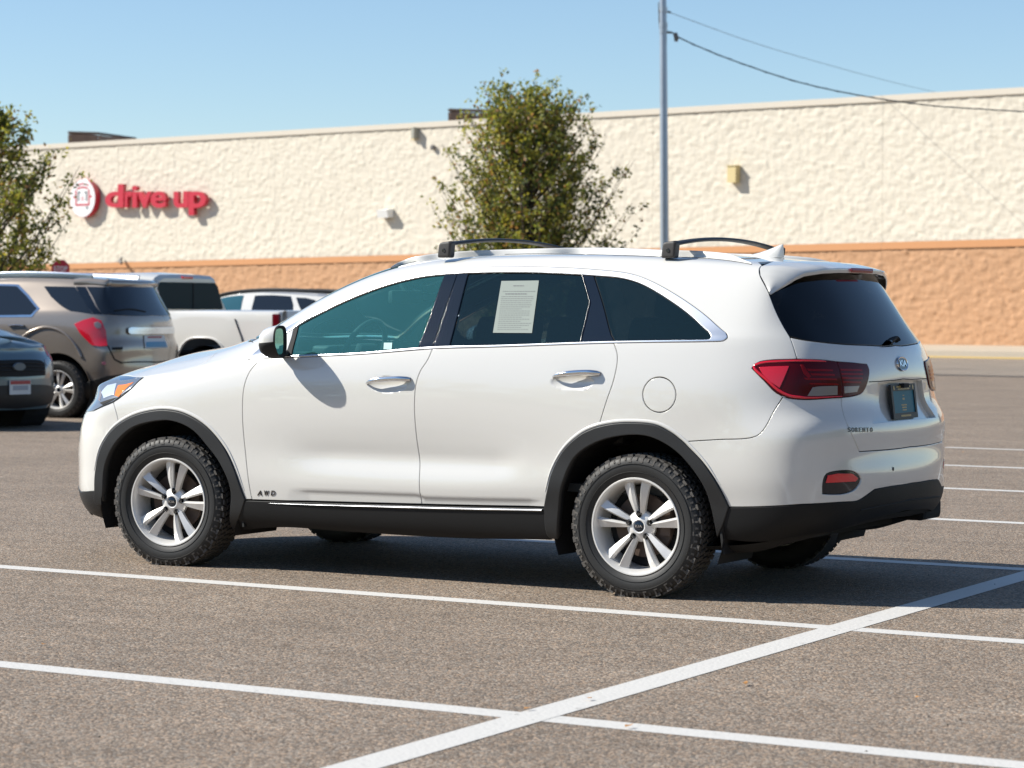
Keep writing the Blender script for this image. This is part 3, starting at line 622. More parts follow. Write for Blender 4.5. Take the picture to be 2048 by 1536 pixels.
# ------------------------------------------------------------------ wheels (axle along local Y, outer face towards -Y)
def tyre_profile(R, wd, rim):
    h = wd/2
    return [(rim-.012, -h*.80), (rim, -h*.86), (rim+.018, -h*.95), (rim+(R-rim)*.42, -h*1.0), (rim+(R-rim)*.66, -h*.985), (rim+(R-rim)*.82, -h*.92), (R-.011, -h*.84), (R-.007, -h*.72), (R-.006, -h*.4), (R-.0055, 0),
            (R-.006, h*.4), (R-.007, h*.72), (R-.011, h*.84), (rim+(R-rim)*.82, h*.92), (rim+(R-rim)*.42, h), (rim, h*.86), (rim-.012, h*.80)]
def blocks(mb, R, wd, n=46, detail=True):
    h = wd/2; rng = random.Random(3)
    def blk(t0, t1, a0, a1, r0, r1, sk=0.0):
        V = []
        for (t, a, r) in ((t0, a0, r0), (t1, a0, r0), (t1+sk, a1, r0), (t0+sk, a1, r0)):
            V.append((r*math.cos(t), a, r*math.sin(t)))
        for (t, a, r) in ((t0, a0, r1), (t1, a0, r1), (t1+sk, a1, r1), (t0+sk, a1, r1)):
            V.append((r*math.cos(t), a, r*math.sin(t)))
        mb.add(V, [(4, 5, 6, 7), (0, 1, 5, 4), (1, 2, 6, 5), (2, 3, 7, 6), (3, 0, 4, 7)])
    st = 2*math.pi/n
    for i in range(n):
        t = i*st
        for sgn in (-1, 1):
            ln = 1.0 if i % 2 else .90
            blk(t, t+st*.80, sgn*h*.89*ln, sgn*h*.60, R-.022, R-.002-.001*(i % 2), .25*st*sgn)          # shoulder lug
            if detail:
                blk(t+st*.15, t+st*.80, sgn*h*.56, sgn*h*.26, R-.014, R, -.35*st*sgn)
                # side biters on the shoulder
                r0, r1 = (R-.040, R-.016) if i % 2 else (R-.030, R-.016)
                V = []
                for (tt, rr, aa) in ((t+st*.10, r0, h*.955), (t+st*.38, r0, h*.955), (t+st*.38, r1, h*.90), (t+st*.10, r1, h*.90),
                                     (t+st*.10, r0, h*.985), (t+st*.38, r0, h*.985), (t+st*.38, r1, h*.93), (t+st*.10, r1, h*.93)):
                    V.append((rr*math.cos(tt), sgn*aa, rr*math.sin(tt)))
                mb.add(V, [(4, 5, 6, 7), (0, 1, 5, 4), (1, 2, 6, 5), (2, 3, 7, 6), (3, 0, 4, 7)])
                if i % 2:
                    V = []
                    for (tt, rr, aa) in ((t+st*.10, r0, h*.955), (t+st*.75, r0, h*.955), (t+st*.75, r0+.006, h*.95), (t+st*.10, r0+.006, h*.95),
                                         (t+st*.10, r0, h*1.0), (t+st*.75, r0, h*1.0), (t+st*.75, r0+.006, h*.99), (t+st*.10, r0+.006, h*.99)):
                        V.append((rr*math.cos(tt), sgn*aa, rr*math.sin(tt)))
                    mb.add(V, [(4, 5, 6, 7), (0, 1, 5, 4), (1, 2, 6, 5), (2, 3, 7, 6), (3, 0, 4, 7)])
        if detail: blk(t-st*.1, t+st*.55, -h*.20, h*.20, R-.014, R+.0005, .3*st)
def pair_angles(rot):
    out = []
    for k in range(5):
        c = rot+k*72
        out += [(c-12.5, -1), (c+12.5, 1)]
    return out
def hero_wheel(parent, x, side, rot):
    R, RIM, WD, HZ = .348, .232, .232, .336
    def squash(o):
        for v in o.data.vertices:
            if v.co.z < -HZ+.001: v.co.y *= 1.0+(-HZ-v.co.z)*1.5; v.co.z = -HZ+.001+(v.co.z+HZ)*.02
    M = Matrix.Rotation(math.pi if side > 0 else 0, 4, 'Z')
    m = MB(); m.lathe(tyre_profile(R, WD, RIM), 96)
    for rr, aa in ((.262, .1135), (.300, .1165)):
        m.lathe([(rr-.0015, -aa), (rr, -aa-.0022), (rr+.0015, -aa)], 96)
    w = m.build('wheel', MAT['rubber'], parent, 40); squash(w); w.location = (x, side*.815, HZ); w.rotation_euler = (0, 0, (math.pi if side > 0 else 0)+(rad(3.5) if x < -1 else 0))
    t = MB(); blocks(t, R, WD, 66, side < 0); tr = t.build('tread', MAT['tread'], w); squash(tr); tr['kind'] = 'stuff'
    # rim barrel, lip and spokes in one casting
    m = MB()
    m.lathe([(.228, -.094), (.2335, -.1), (.2345, -.1045), (.232, -.107), (.226, -.1065), (.2225, -.102), (.217, -.092), (.207, -.066), (.2, -.02), (.198, .06), (.214, .09), (.222, .1)], 96)
    for ang, hd in pair_angles(rot):
        a = rad(ang); er = Vector((math.cos(a), 0, math.sin(a))); et = Vector((-math.sin(a), 0, math.cos(a))); ea = Vector((0, -1, 0))
        secs = []
        for k in range(7):
            f = k/6; r = .040+(.219-.040)*f
            wl = .0090+.0165*f; wr = wl                       # half widths
            if f > .8: wl *= 1+.25*(f-.8); wr *= 1+.25*(f-.8)
            face = .060+.030*f+.010*math.sin(f*math.pi)       # outward position of the ridge
            ridge = -hd*(.25+.35*f)*wl
            back = face-.036+.008*f
            edge = face-.0135-.004*f
            pts = [(-wl, back), (-wl, edge), (ridge, face), (wr, edge), (wr, back)]
            if k == 6: pts = [(p, q-.004) for p, q in pts]
            secs.append([er*r+et*p+ea*q for p, q in pts])
        V = [p for s in secs for p in s]; F = []
        for k in range(6):
            for j in range(4): F.append((k*5+j, k*5+j+1, (k+1)*5+j+1, (k+1)*5+j))
        F += [(0, 1, 2, 3, 4), (34, 33, 32, 31, 30)]
        m.add(V, F)
    m.lathe([(0, -.062), (.026, -.062), (.0275, -.066), (.033, -.068), (.040, -.064), (.070, -.052), (.076, -.042), (.074, -.02)], 60)
    rim = m.build('rim', MAT['alloy'], w, 28)
    for k in range(5):
        a = rad(rot+72*k)
        c = (.058*math.cos(a), -.0665, .058*math.sin(a))
        n = MB(); Mx = Matrix.Translation(c)
        n.lathe([(.0, -.010), (.006, -.010), (.0085, -.0065), (.0085, .004), (.0125, .0015), (.0135, .0002)], 12, Mx)
        n.build('lug_nut', MAT['nut'], w, 30)
        p = MB(); p.lathe([(.0136, -.0015), (.0155, .0005), (.0157, .003)], 16, Mx); p.build('nut_pocket', MAT['black'], w)
    c = MB(); c.lathe([(0, -.0705), (.020, -.070), (.0255, -.067), (.0265, -.062)], 28); c.build('hub_cap', MAT['gloss_black'], w, 40)
    text_obj('hub_emblem', 'KIA', .019, MAT['chrome'], w, (0, -.0712, 0), (1, 0, 0), (0, 0, 1), .0006, .036)
    b = MB(); b.lathe([(.05, -.012), (.150, -.012), (.152, -.008), (.152, .004), (.05, .004)], 48); b.box((.125, -.012, .02), (.05, .05, .12), mi=0)
    b.build('brake_disc', MAT['brake'], w, 40)
    b = MB(); b.lathe([(0, .012), (.196, .02), (.199, .03)], 40); b.build('backing_plate', MAT['black'], w)
    return w
# ------------------------------------------------------------------ everything fitted to the white SUV
DLO_IN_BOT = [(531, 713.5), (712, 705), (862, 693), (1000, 689.4), (1225, 681.8), (1383, 679.6), (1412, 679)]
DLO_IN_TIP = [(1412, 679), (1420, 677.5), (1422, 673), (1416, 663)]
DLO_IN_TOP = [(1416, 663), (1383, 633), (1342, 602.5), (1287, 570), (1246, 557), (1191, 551.5), (1082, 545.6), (1000, 545), (918, 547.5), (845, 554), (779, 569.5), (712, 593.5), (646, 624), (596, 650.5), (545, 688), (531, 713.5)]
def find3(S, p, d=0.0):
    u, v = S.find(p); P, n = S.point(np.array([u]), np.array([v]), d); _, Su, Sv = S.ev([u], [v])
    return P[0], n[0], Su[0]/np.linalg.norm(Su[0])
def hero_details(root, S):
    W, G, B, CH, CL = MAT['white'], MAT['gloss_black'], MAT['black'], MAT['satin'], MAT['clad']
    P = lambda n, segs, mat, **k: panel(S, n, segs, mat, root, **k)
    for sd in (-1, 1):
        k = dict(side=sd)
        P('window_trim', [BELT_OUT, DLO_TIP, DLO_TOP], CH, d=.0035, holes=[[DLO_IN_BOT, DLO_IN_TIP, DLO_IN_TOP]], gap=.0014, edge=.0025, depth=.012, flange=0, h=.02, step=.015, **k)
        P('mirror_sail', [[(531, 713.5), (545, 688), (586, 657)], [(586, 657), (583, 672), (574, 700), (570, 711.5)], [(570, 711.5), (531, 713.5)]], W, d=-.001, gap=.001, **k)
        P('window_bar', [[(586, 657), (596, 650.5)], [(596, 650.5), (592, 668), (585, 695), (582, 711)], [(582, 711), (570, 711.5)], [(570, 711.5), (574, 700), (583, 672), (586, 657)]], B, d=-.003, gap=.0005, **k)
        gf = [[(596, 650.5), (646, 624), (712, 593.5), (779, 569.5), (845, 554), (889, 549.3)], [(889, 549.3), (862, 624), (835.5, 695)], [(835.5, 695), (712, 705), (582, 711)], [(582, 711), (585, 695), (592, 668), (596, 650.5)]]
        P('front_window', gf, MAT['glass_front'], d=-.007, gap=.004, edge=.001, depth=.004, flange=.004, **k)
        P('front_pillar_cover', [[(889, 549.3), (914.3, 547.6)], [(914.3, 547.6), (890, 621), (864.5, 692.8)], [(864.5, 692.8), (835.5, 695)], [(835.5, 695), (862, 624), (889, 549.3)]], G, d=-.001, gap=.0012, **k)
        P('rear_pillar_cover', [[(915, 547.5), (936, 546.6)], [(936, 546.6), (917, 620), (898.5, 691.6)], [(898.5, 691.6), (865.5, 692.8)], [(865.5, 692.8), (890, 621), (915, 547.5)]], G, d=-.001, gap=.0012, **k)
        P('rear_window_glass', [[(936, 546.6), (1000, 545), (1082, 545.6), (1163, 549.4)], [(1163, 549.4), (1178.5, 604)], [(1178.5, 604), (1160, 683.6)], [(1160, 683.6), (1000, 689.4), (898.5, 691.6)], [(898.5, 691.6), (917, 620), (936, 546.6)]], MAT['glass_dark'], d=-.007, gap=.004, edge=.001, depth=.004, flange=.004, **k)
        P('rear_pillar_glass', [[(1163, 549.4), (1186.5, 551)], [(1186.5, 551), (1207, 616), (1228, 681.6)], [(1228, 681.6), (1160, 683.6)], [(1160, 683.6), (1178.5, 604)], [(1178.5, 604), (1163, 549.4)]], G, d=-.003, gap=.0012, **k)
        ribbon(S, 'window_divider', [(1164, 549.5), (1179.5, 604)], .0022, .0022, .003, MAT['nut'], root, side=sd)
        ribbon(S, 'window_divider', [(1179.5, 604), (1161, 683)], .0022, .0022, .003, MAT['nut'], root, side=sd)
        P('quarter_glass', [[(1188, 551.3), (1246, 557), (1287, 570), (1342, 602.5), (1383, 633), (1416, 663)], [(1416, 663), (1422, 673), (1420, 677.5), (1412, 679)], [(1412, 679), (1383, 679.6), (1229, 681.5)], [(1229, 681.5), (1208, 616), (1188, 551.3)]], MAT['glass_dark'], d=-.004, gap=.002, edge=.001, depth=.004, flange=.004, **k)
        # cladding
        P('wheel_arch_trim', [ARCHF, [(491, 999), (484, 1022), (474, 1048), (470, 1061)], [(470, 1061), (462.6, 979.6), (443.5, 930), (419, 895), (386, 859), (345, 841.5), (304, 843), (263, 856.6), (230, 889), (211, 933), (207, 982)], [(207, 982), (207, 1010)], [(207, 1010), (192, 1005), (190.6, 982)]], CL, d=.010, gap=0, edge=.004, depth=.05, flange=0, h=.035, step=.015, **k)
        P('wheel_arch_trim', [ARCHR1, ARCHR2, ARCHR3, [(1458, 1014), (1448, 1045), (1436, 1074)], [(1436, 1074), (1431, 1050), (1422.7, 1011), (1409, 973), (1381.7, 932), (1346, 896.5), (1299.7, 873), (1247.8, 870.6), (1190, 885.6), (1149, 915.7), (1124.7, 970), (1119, 1011), (1116.5, 1077)], [(1116.5, 1077), (1098, 1072), (1089, 1014)]], CL, d=.010, gap=0, edge=.004, depth=.05, flange=0, h=.035, step=.015, **k)
        P('sill_cladding', [[(488, 1001.5), (690, 1008), (842, 1012), (1000, 1015.5), (1090, 1017)], [(1090, 1017), (1104, 1078)], [(1104, 1078), (900, 1074), (700, 1062), (560, 1053), (472, 1060)], [(472, 1060), (488, 1001.5)]], MAT['sill'], d=.006, gap=0, depth=.06, flange=0, **k)
        ribbon(S, 'sill_moulding', [(540, 1006), (690, 1010.8), (842, 1015), (1000, 1018.5), (1086, 1020)], [.001, .006, .006], [.001, .006, .006], .008, CH, root, d=.007, side=sd)
        # roof rail
        ribbon(S, 'roof_rail', [(783, 537), (800, 528), (812, 523.5), (842, 515.5), (877, 509.5), (910, 506.5), (1000, 504), (1100, 504.3), (1164, 505.5), (1322, 510), (1400, 512.5), (1450, 517), (1485, 523.5), (1503, 528)], [.003, .014, .015, .015, .015, .012, .002], [.003, .014, .015, .015, .015, .012, .002], .030, W, root, side=sd, base=-.004)
        ribbon(S, 'roof_seal', [(779, 540), (812, 527.5), (842, 519), (877, 513), (910, 509.6), (1000, 507.2), (1164, 509), (1322, 513.5), (1400, 516), (1450, 520.5), (1503, 529)], .002, .002, .002, B, root, side=sd)
        # door handles
        for path in ([(733, 767), (752, 762), (776, 759.3), (800, 758.3), (820, 758.6)], [(1106, 753.5), (1128, 749.5), (1152, 747), (1176, 746), (1199, 746.8)]):
            A = np.array(smooth_path([S.toA(*S.find(p)) for p in path], step=.012)); uu, vv = S.toU(A[:, 0], A[:, 1]); Q, n_ = S.point(uu, vv)
            m_ = len(Q); f = np.linspace(0, 1, m_)
            off = .024*np.clip(np.minimum(f, 1-f)/.16, 0, 1)**.6+.002; rr = .0045+.0085*np.clip(f/.35, 0, 1)**.8*np.clip((1-f)/.04+.75, 0, 1)
            Q = Q+n_*off[:, None]
            if sd > 0: Q = Q*np.array([1, -1, 1.])
            mb_ = MB(); mb_.tube([Vector(x) for x in Q], list(rr), 14, flat=1.0); mb_.build('door_handle', MAT['chrome'], root, 60)
        # white flange above each arch
        for path in (ARCHF[1:-1], ARCHR1[1:]+ARCHR2[1:]+ARCHR3[1:-1]):
            cx = sum(p[0] for p in path)/len(path); cy = 1010
            pp = [(p[0]+(p[0]-cx)/math.hypot(p[0]-cx, p[1]-cy)*4.6, p[1]+(p[1]-cy)/math.hypot(p[0]-cx, p[1]-cy)*4.6) for p in path]
            ribbon(S, 'arch_flange', pp, [.002, .010, .010, .010, .002], [.002, .010, .010, .010, .002], .006, W, root, side=sd, base=-.001)
        # fuel flap is pressed into the near side only
        # tail lamp on the body and on the tailgate
        P('tail_lamp', [LAMP_TOP, LAMP_TOP2, LAMP_GAP, LAMP_BOT], MAT['dark_lamp'], d=.006, gap=.001, edge=.004, h=.02, **k)
        P('tail_lamp', [LAMP_IN2, LAMP_GAP, LAMP_IN], MAT['dark_lamp'], d=.006, gap=.001, edge=.004, h=.02, **k)
        ribbon(S, 'lamp_rim', [(1682, 793), (1640, 795), (1600, 794.5), (1577, 791), (1556, 780), (1532, 758), (1510, 738.5), (1508, 733), (1522, 726.5), (1560, 723.3), (1610, 722.3), (1650, 723.3)], [.002, .004, .006, .006, .005, .004, .003], [.002, .004, .006, .006, .005, .004, .003], .002, MAT['red_lamp'], root, d=.0065, side=sd)
        q = lambda pts, mat, nm, dd=.0075: P(nm, [[a, b] for a, b in zip(pts, pts[1:]+pts[:1])], mat, d=dd, gap=0, edge=.001, depth=.002, flange=0, h=.015, **k)
        q([(1518, 735), (1540, 733.5), (1578, 732.5), (1570, 752), (1559, 776), (1540, 763), (1525, 748)], MAT['red_lamp'], 'lamp_reflector')
        for (a, b, c, e) in ((738, 1612, 1663, 4), (747, 1619, 1667, 4), (756, 1607, 1671, 3.5), (766, 1617, 1674, 3)):
            q([(a and b, a), (c, a+1.2), (c+1, a+e+1.2), (b+4, a+e)], MAT['midred'], 'lamp_strip')
        q([(1600, 730), (1606, 730), (1613, 742), (1621, 753), (1616, 757), (1607, 748)], MAT['midred'], 'lamp_strip')
        q([(1624, 775), (1636, 773), (1673, 772), (1673, 790), (1640, 792), (1614, 792)], MAT['clear_lamp'], 'reversing_lens')
        q([(1686, 773), (1717, 771.5), (1712, 784), (1687, 787)], MAT['clear_lamp'], 'reversing_lens')
        for (a, c) in ((738, 1722), (746, 1724), (754, 1723), (762, 1720)):
            q([(1678.5+(a-738)*.2, a), (c, a+.5), (c, a+4.5), (1679.5+(a-738)*.2, a+4)], MAT['midred'], 'lamp_strip')
        # head lamp
        P('head_lamp', [[(289, 754), (270, 753.5), (238, 751)], [(238, 751), (-3.40, -.60, .965), (-3.53, -.45, .94)], [(-3.53, -.45, .94), (-3.60, -.40, .80)], LAMPF_BOT2[::-1][:0] + [(-3.60, -.40, .80), (188, 822), (205, 812), (227, 803)], [(227, 803), (238, 794), (262, 776), (289, 754)]], MAT['head'], d=.002, gap=.002, edge=.004, h=.02, **k)
        q([(237, 771), (252, 769.5), (268, 765), (238, 794), (230, 792)], MAT['amber'], 'side_marker', .004)
        q([(203, 786), (216, 771), (234, 767), (229, 789), (208, 797)], MAT['head_bright'], 'lamp_reflector', .004)
        q([(196, 800), (199, 786), (203, 780), (202, 797), (200, 803)], MAT['clear_lamp'], 'lamp_reflector', .004)
        ribbon(S, 'lamp_edge', [(286, 755.5), (262, 778), (240, 795), (226, 804), (207, 812), (190, 820)], .002, .003, .002, B, root, d=.002, side=sd)
        q([(200, 806), (220, 799), (234, 795), (226, 801), (206, 810)], B, 'lamp_bezel', .004)
        q([(238, 756), (262, 756), (278, 755.5), (262, 760), (240, 763)], MAT['chrome'], 'lamp_reflector', .004)
        # fog reflector
        fog = [(1645, 988), (1646, 965), (1653, 948), (1674, 942), (1708, 943), (1723, 957), (1713, 977), (1692, 987), (1660, 989)]
        P('reflector_housing', [fog+fog[:1]], G, d=-.006, gap=.001, **k)
        q([(1652, 966), (1656, 951), (1676, 947), (1706, 947.5), (1717, 957), (1712, 963)], MAT['red_lamp'], 'rear_reflector', -.001)
    P('fuel_flap', [[(1318.5+33.6*math.cos(t), 789.5+35.6*math.sin(t)) for t in np.linspace(0, 2*math.pi, 25)]], W, d=lip, gap=.0035)
    P('grille', [[(-3.60, 0, .95), (-3.54, -.40, .945)], [(-3.54, -.40, .945), (-3.60, -.40, .80)], [(-3.60, -.40, .80), (-3.66, 0, .80)], [(-3.66, 0, .80), (-3.60, 0, .95)]], G, span=True)
    P('front_valance', [[(-3.72, 0, .40), (-3.62, -.5, .40), (163, 984)], [(163, 984), (190.6, 982), (207, 990)], [(207, 990), (207, 1036)], [(207, 1036), (186.5, 1028), (170, 1019), (-3.45, -.66, .24)], [(-3.45, -.66, .24), (-3.6, -.4, .22), (-3.7, 0, .22)], [(-3.7, 0, .22), (-3.72, 0, .40)]], CL, span=True, d=.003, gap=0)
    P('rear_valance', [[(1452, 1015), (1598, 1010), (1690, 1005)], RB_BOT2, RB_BOT3, [('c', 966), (1.03, 0, .385)], [(1.03, 0, .385), (.98, -.45, .36), (.90, -.64, .34), (1600, 1072), (1440, 1076)], [(1440, 1076), (1452, 1015)]], MAT['sill'], span=True, d=.004, gap=0, depth=.03)
    ribbon(S, 'valance_crease', [(1720, 1020), (1760, 1012), (1800, 1004), ('c', 999)], .004, .004, .004, B, root, d=.004)
    ribbon(S, 'valance_crease', [('c', 999), (1800, 1004), (1760, 1012), (1720, 1020)], .004, .004, .004, B, root, d=.004, side=1)
    # licence recess in the tailgate
    P('licence_recess', [[('c', 761), (1782, 764), (1757, 767)], [(1757, 767), (1746, 846)], [(1746, 846), (1780, 842.5), ('c', 838.5)], [('c', 838.5), ('c', 761)]], W, d=-.0245, span=True, gap=-.002, edge=.001, flange=0)
    ribbon(S, 'tailgate_crease', [(1738, 764), (1785, 761), ('c', 758)], .002, .003, .003, B, root, d=-.001); ribbon(S, 'tailgate_crease', [(1738, 764), (1785, 761), ('c', 758)], .002, .003, .003, B, root, d=-.001, side=1)
    Pt = Matrix.Translation((.998, 0, .928)) @ Matrix.Rotation(rad(90), 4, 'Z') @ Matrix.Rotation(rad(-7), 4, 'X')
    def onplate(x, y, z=0.0): return Pt @ Vector((x, -z, y))
    def pquad(nm, x0, x1, y0, y1, z0, z1, mat, par):
        V = [onplate(x, y, z) for z in (z0, z1) for (x, y) in ((x0, y0), (x1, y0), (x1, y1), (x0, y1))]
        return from_py(nm, V, [(0, 1, 2, 3), (4, 7, 6, 5), (0, 4, 5, 1), (1, 5, 6, 2), (2, 6, 7, 3), (3, 7, 4, 0)], mat, par)
    pl = pquad('licence_plate', -.152, .152, -.074, .074, -.004, .001, MAT['plate_face'], root)
    m = MB()
    for (x0, x1, y0, y1) in ((-.160, .160, .052, .084), (-.160, .160, -.084, -.056), (-.160, -.138, -.056, .052), (.138, .160, -.056, .052)):
        V = [onplate(x, y, z) for z in (-.006, .006) for (x, y) in ((x0, y0), (x1, y0), (x1, y1), (x0, y1))]
        m.add(V, [(0, 1, 2, 3), (4, 7, 6, 5), (0, 4, 5, 1), (1, 5, 6, 2), (2, 6, 7, 3), (3, 7, 4, 0)])
    m.build('plate_frame', MAT['clad'], pl)
    # gilt print on the dealer plate: illegible in the photograph, so only its blocks of print
    rng = random.Random(5); m = MB()
    for (yy, x0, x1, hh) in ((.071, -.09, .09, .008), (.060, -.075, .075, .007), (.012, -.012, .012, .010), (.028, -.008, .008, .006), (-.018, -.035, .035, .007), (-.030, -.028, .028, .007), (-.042, -.026, .026, .006), (-.070, -.065, .065, .009)):
        x = x0
        while x < x1:
            w = rng.uniform(.004, .008); V = [onplate(a, b, .0075 if abs(yy) > .05 else .0018) for a, b in ((x, yy-hh/2), (x+w, yy-hh/2), (x+w, yy+hh/2), (x, yy+hh/2))]
            m.add(V, [(0, 1, 2, 3)]); x += w+.0025
    for sx in (-.125, .125):
        m.add([onplate(sx+.008*math.cos(t), .067+.012*math.sin(t), .0075) for t in np.linspace(0, 2*math.pi, 7)[:-1]], [tuple(range(6))])
    m.build('plate_print', MAT['gold'], pl)['kind'] = 'stuff'
    cp, cn, ct = find3(S, (1.0, 0, 1.0)); m = MB(); m.box((1.0, 0, 1.005), (.03, .07, .02), bev=.004); m.build('rear_camera', B, root)
    # emblem and letters
    p, n, t = find3(S, (1.0, 0, 1.112)); n = Vector(n); t = Vector((0, 1, 0)); up = n.cross(t)
    up = Vector((0, 0, 1)) - n*n.z; up.normalize()
    m = MB(); V = []; F = []
    K = 36
    for (rx, ry, hh) in ((.070, .037, 0), (.070, .037, .005), (.066, .034, .009), (.061, .030, .008), (.059, .028, .0055)):
        V += [Vector(p)+t*rx*math.cos(a)+up*ry*math.sin(a)+n*hh for a in np.linspace(0, 2*math.pi, K+1)[:-1]]
    for k in range(4): F += [(k*K+j, k*K+(j+1) % K, (k+1)*K+(j+1) % K, (k+1)*K+j) for j in range(K)]
    m.add(V, F); m.build('emblem_ring', MAT['chrome'], root, 40)
    m = MB(); m.add([Vector(p)+t*.06*math.cos(a)+up*.029*math.sin(a)+n*.0058 for a in np.linspace(0, 2*math.pi, K+1)[:-1]], [tuple(range(K))]); m.build('emblem_face', G, root)
    text_obj('emblem_letters', 'KIA', .042, MAT['chrome'], root, Vector(p)+n*.0075, t, up, .0015, .085, .001)
    for i, ch in enumerate('SORENTO'):
        p, n, t = find3(S, (1698+7.4*i, 860)); n = Vector(n); t = Vector(t); up = n.cross(t)
        if up.z < 0: up = -up
        text_obj('model_letter', ch, .030, MAT['nut'], root, Vector(p)+n*.002, t, up, .001, .022, .0002)
    for i, ch in enumerate('AWD'):
        p, n, t = find3(S, (519+13.2*i, 986.5)); n = Vector(n); t = Vector(t); up = n.cross(t); up = up if up.z > 0 else -up
        text_obj('model_letter', ch, .036, MAT['nut'], root, Vector(p)+n*.002, t, up, .001, .030, .0006, shear=.3)
    p, n, t = find3(S, (1786, 938)); m = MB(); V = [Vector(p)+Vector(n)*.002+Vector(t)*.009*math.cos(a)+Vector((0, 0, 1))*.010*math.sin(a) for a in np.linspace(0, 2*math.pi, 13)[:-1]]
    m.add(V, [tuple(range(12))]); m.build('parking_sensor', CL, root)
    # spoiler: a wing that closes the roof and drops to an ear beside the glass
    F_ = [(.53, 0, 1.613), (.525, -.22, 1.609), (.50, -.42, 1.597), (.478, -.55, 1.580), (.485, -.60, 1.566), (.50, -.625, 1.548), (.545, -.665, 1.50), (.59, -.70, 1.452), (.600, -.712, 1.442)]
    snap = lambda p: tuple(find3(S, p)[0])
    F_ = F_[:3]+[snap(p) for p in ((1522, 533), (1519.5, 538), (1521, 551), (1530, 568), (1538, 585))]+[snap((1538.6, 587.5))]
    F_[0:3] = [snap(p) for p in ((.525, 0, 1.62), (.52, -.22, 1.61), (.495, -.42, 1.60))]
    T_ = [(.775, 0, 1.572), (.762, -.24, 1.571), (.738, -.39, 1.565), (.700, -.52, 1.550), (.680, -.575, 1.532), (.660, -.622, 1.508), (.636, -.666, 1.478), (.612, -.705, 1.448), (.606, -.714, 1.441)]
    def rs(L, n=25): return np.array(smooth_path(L, step=100))[0:0] if False else np.stack([np.interp(np.linspace(0, len(L)-1, n), range(len(L)), [a[i] for a in L]) for i in range(3)], 1)
    Fp, Tp = rs(F_, 33), rs(T_, 33); V = []; Kn = 9
    ins = np.array([Fp[i]*.45+Tp[i]*.55 for i in range(33)])-np.array([0, 0, 1])*np.linspace(.052, .004, 33)[:, None]
    for i in range(33):
        ed = min(1, (32-i)/12.)
        for k in range(5):
            f = k/4; q = Fp[i]*(1-f)+Tp[i]*f; q = q+np.array([0, -.3, 1])*.012*math.sin(math.pi*f)*ed+np.array([0, -1, .3])*.010*math.sin(math.pi*f)*(1-ed); V.append(q)
        V.append(Tp[i]+np.array([.003, 0, -.006*ed-.001])); V.append(Tp[i]+np.array([-.004, 0, -.020*ed-.003]))
        V.append(Tp[i]*.55+ins[i]*.45+np.array([0, .004, -.006*ed])); V.append(ins[i])
    F = [(i*Kn+k, i*Kn+k+1, (i+1)*Kn+k+1, (i+1)*Kn+k) for i in range(32) for k in range(Kn-1)]
    V = np.array(V); n0 = len(V); V = np.vstack([V, V*np.array([1, -1, 1.])]); F = F+[tuple(a+n0 for a in f[::-1]) for f in F]
    m = MB(); m.add(V, F); sp = m.build('spoiler', W, root)
    bm = bmesh.new(); bm.from_mesh(sp.data); bmesh.ops.remove_doubles(bm, verts=bm.verts, dist=.0005); bmesh.ops.recalc_face_normals(bm, faces=bm.faces); bm.to_mesh(sp.data); bm.free(); auto(sp, 50)
    m = MB()     # high level brake lamp in the trailing edge
    for sgn in (1,):
        ys = np.linspace(-.14, .14, 9); V = []
        for y in ys:
            x = .775-.22*y*y; V += [(x+.006, y, 1.5735), (x+.0095, y, 1.563), (x+.004, y, 1.551)]
        m.add(V, [(i*3+k, i*3+k+1, (i+1)*3+k+1, (i+1)*3+k) for i in range(8) for k in range(2)])
    m.build('brake_light', pbr('high_brake_red', (.28, .012, .02), .25), sp)
    m = MB()     # dark filler panel under the wing
    V = []
    for y in np.linspace(-.60, .60, 15):
        V += [(.70-.30*y*y, y, 1.552-.16*y*y), (.73-.25*y*y, y, 1.50-.10*y*y), (.765-.25*y*y, y, 1.462-.10*y*y)]
    m.add(V, [(i*3+k, i*3+k+1, (i+1)*3+k+1, (i+1)*3+k) for i in range(14) for k in range(2)]); m.build('spoiler_underside', G, sp, 60)
    # wiper
    ribbon(S, 'wiper', [(1772, 689), (1786, 680), (1804, 673), (1826, 668.5)], [.012, .016, .014, .009], [.012, .016, .014, .009], .030, B, root, base=.008)
    # fin
    V = []; N = 12
    for k in range(7):
        f = k/6; z = 1.628+(1.694-1.628)*f
        xa = .185+(.345-.185)*f**.75; xb = .362-(.362-.358)*f; hw = .030*(1-f)**.8+.003
        for j in range(N):
            t = 2*math.pi*j/N; V.append(((xa+xb)/2+(xb-xa)/2*math.cos(t), hw*math.sin(t)*(1 if math.cos(t) > 0 else 1), z+(.018*(1-f) if math.cos(t) < 0 else 0)*abs(math.cos(t))))
    m = MB(); m.add(V, [(i*N+j, i*N+(j+1) % N, (i+1)*N+(j+1) % N, (i+1)*N+j) for i in range(6) for j in range(N)]+[tuple(6*N+j for j in range(N))]); m.build('roof_antenna', W, root, 50)
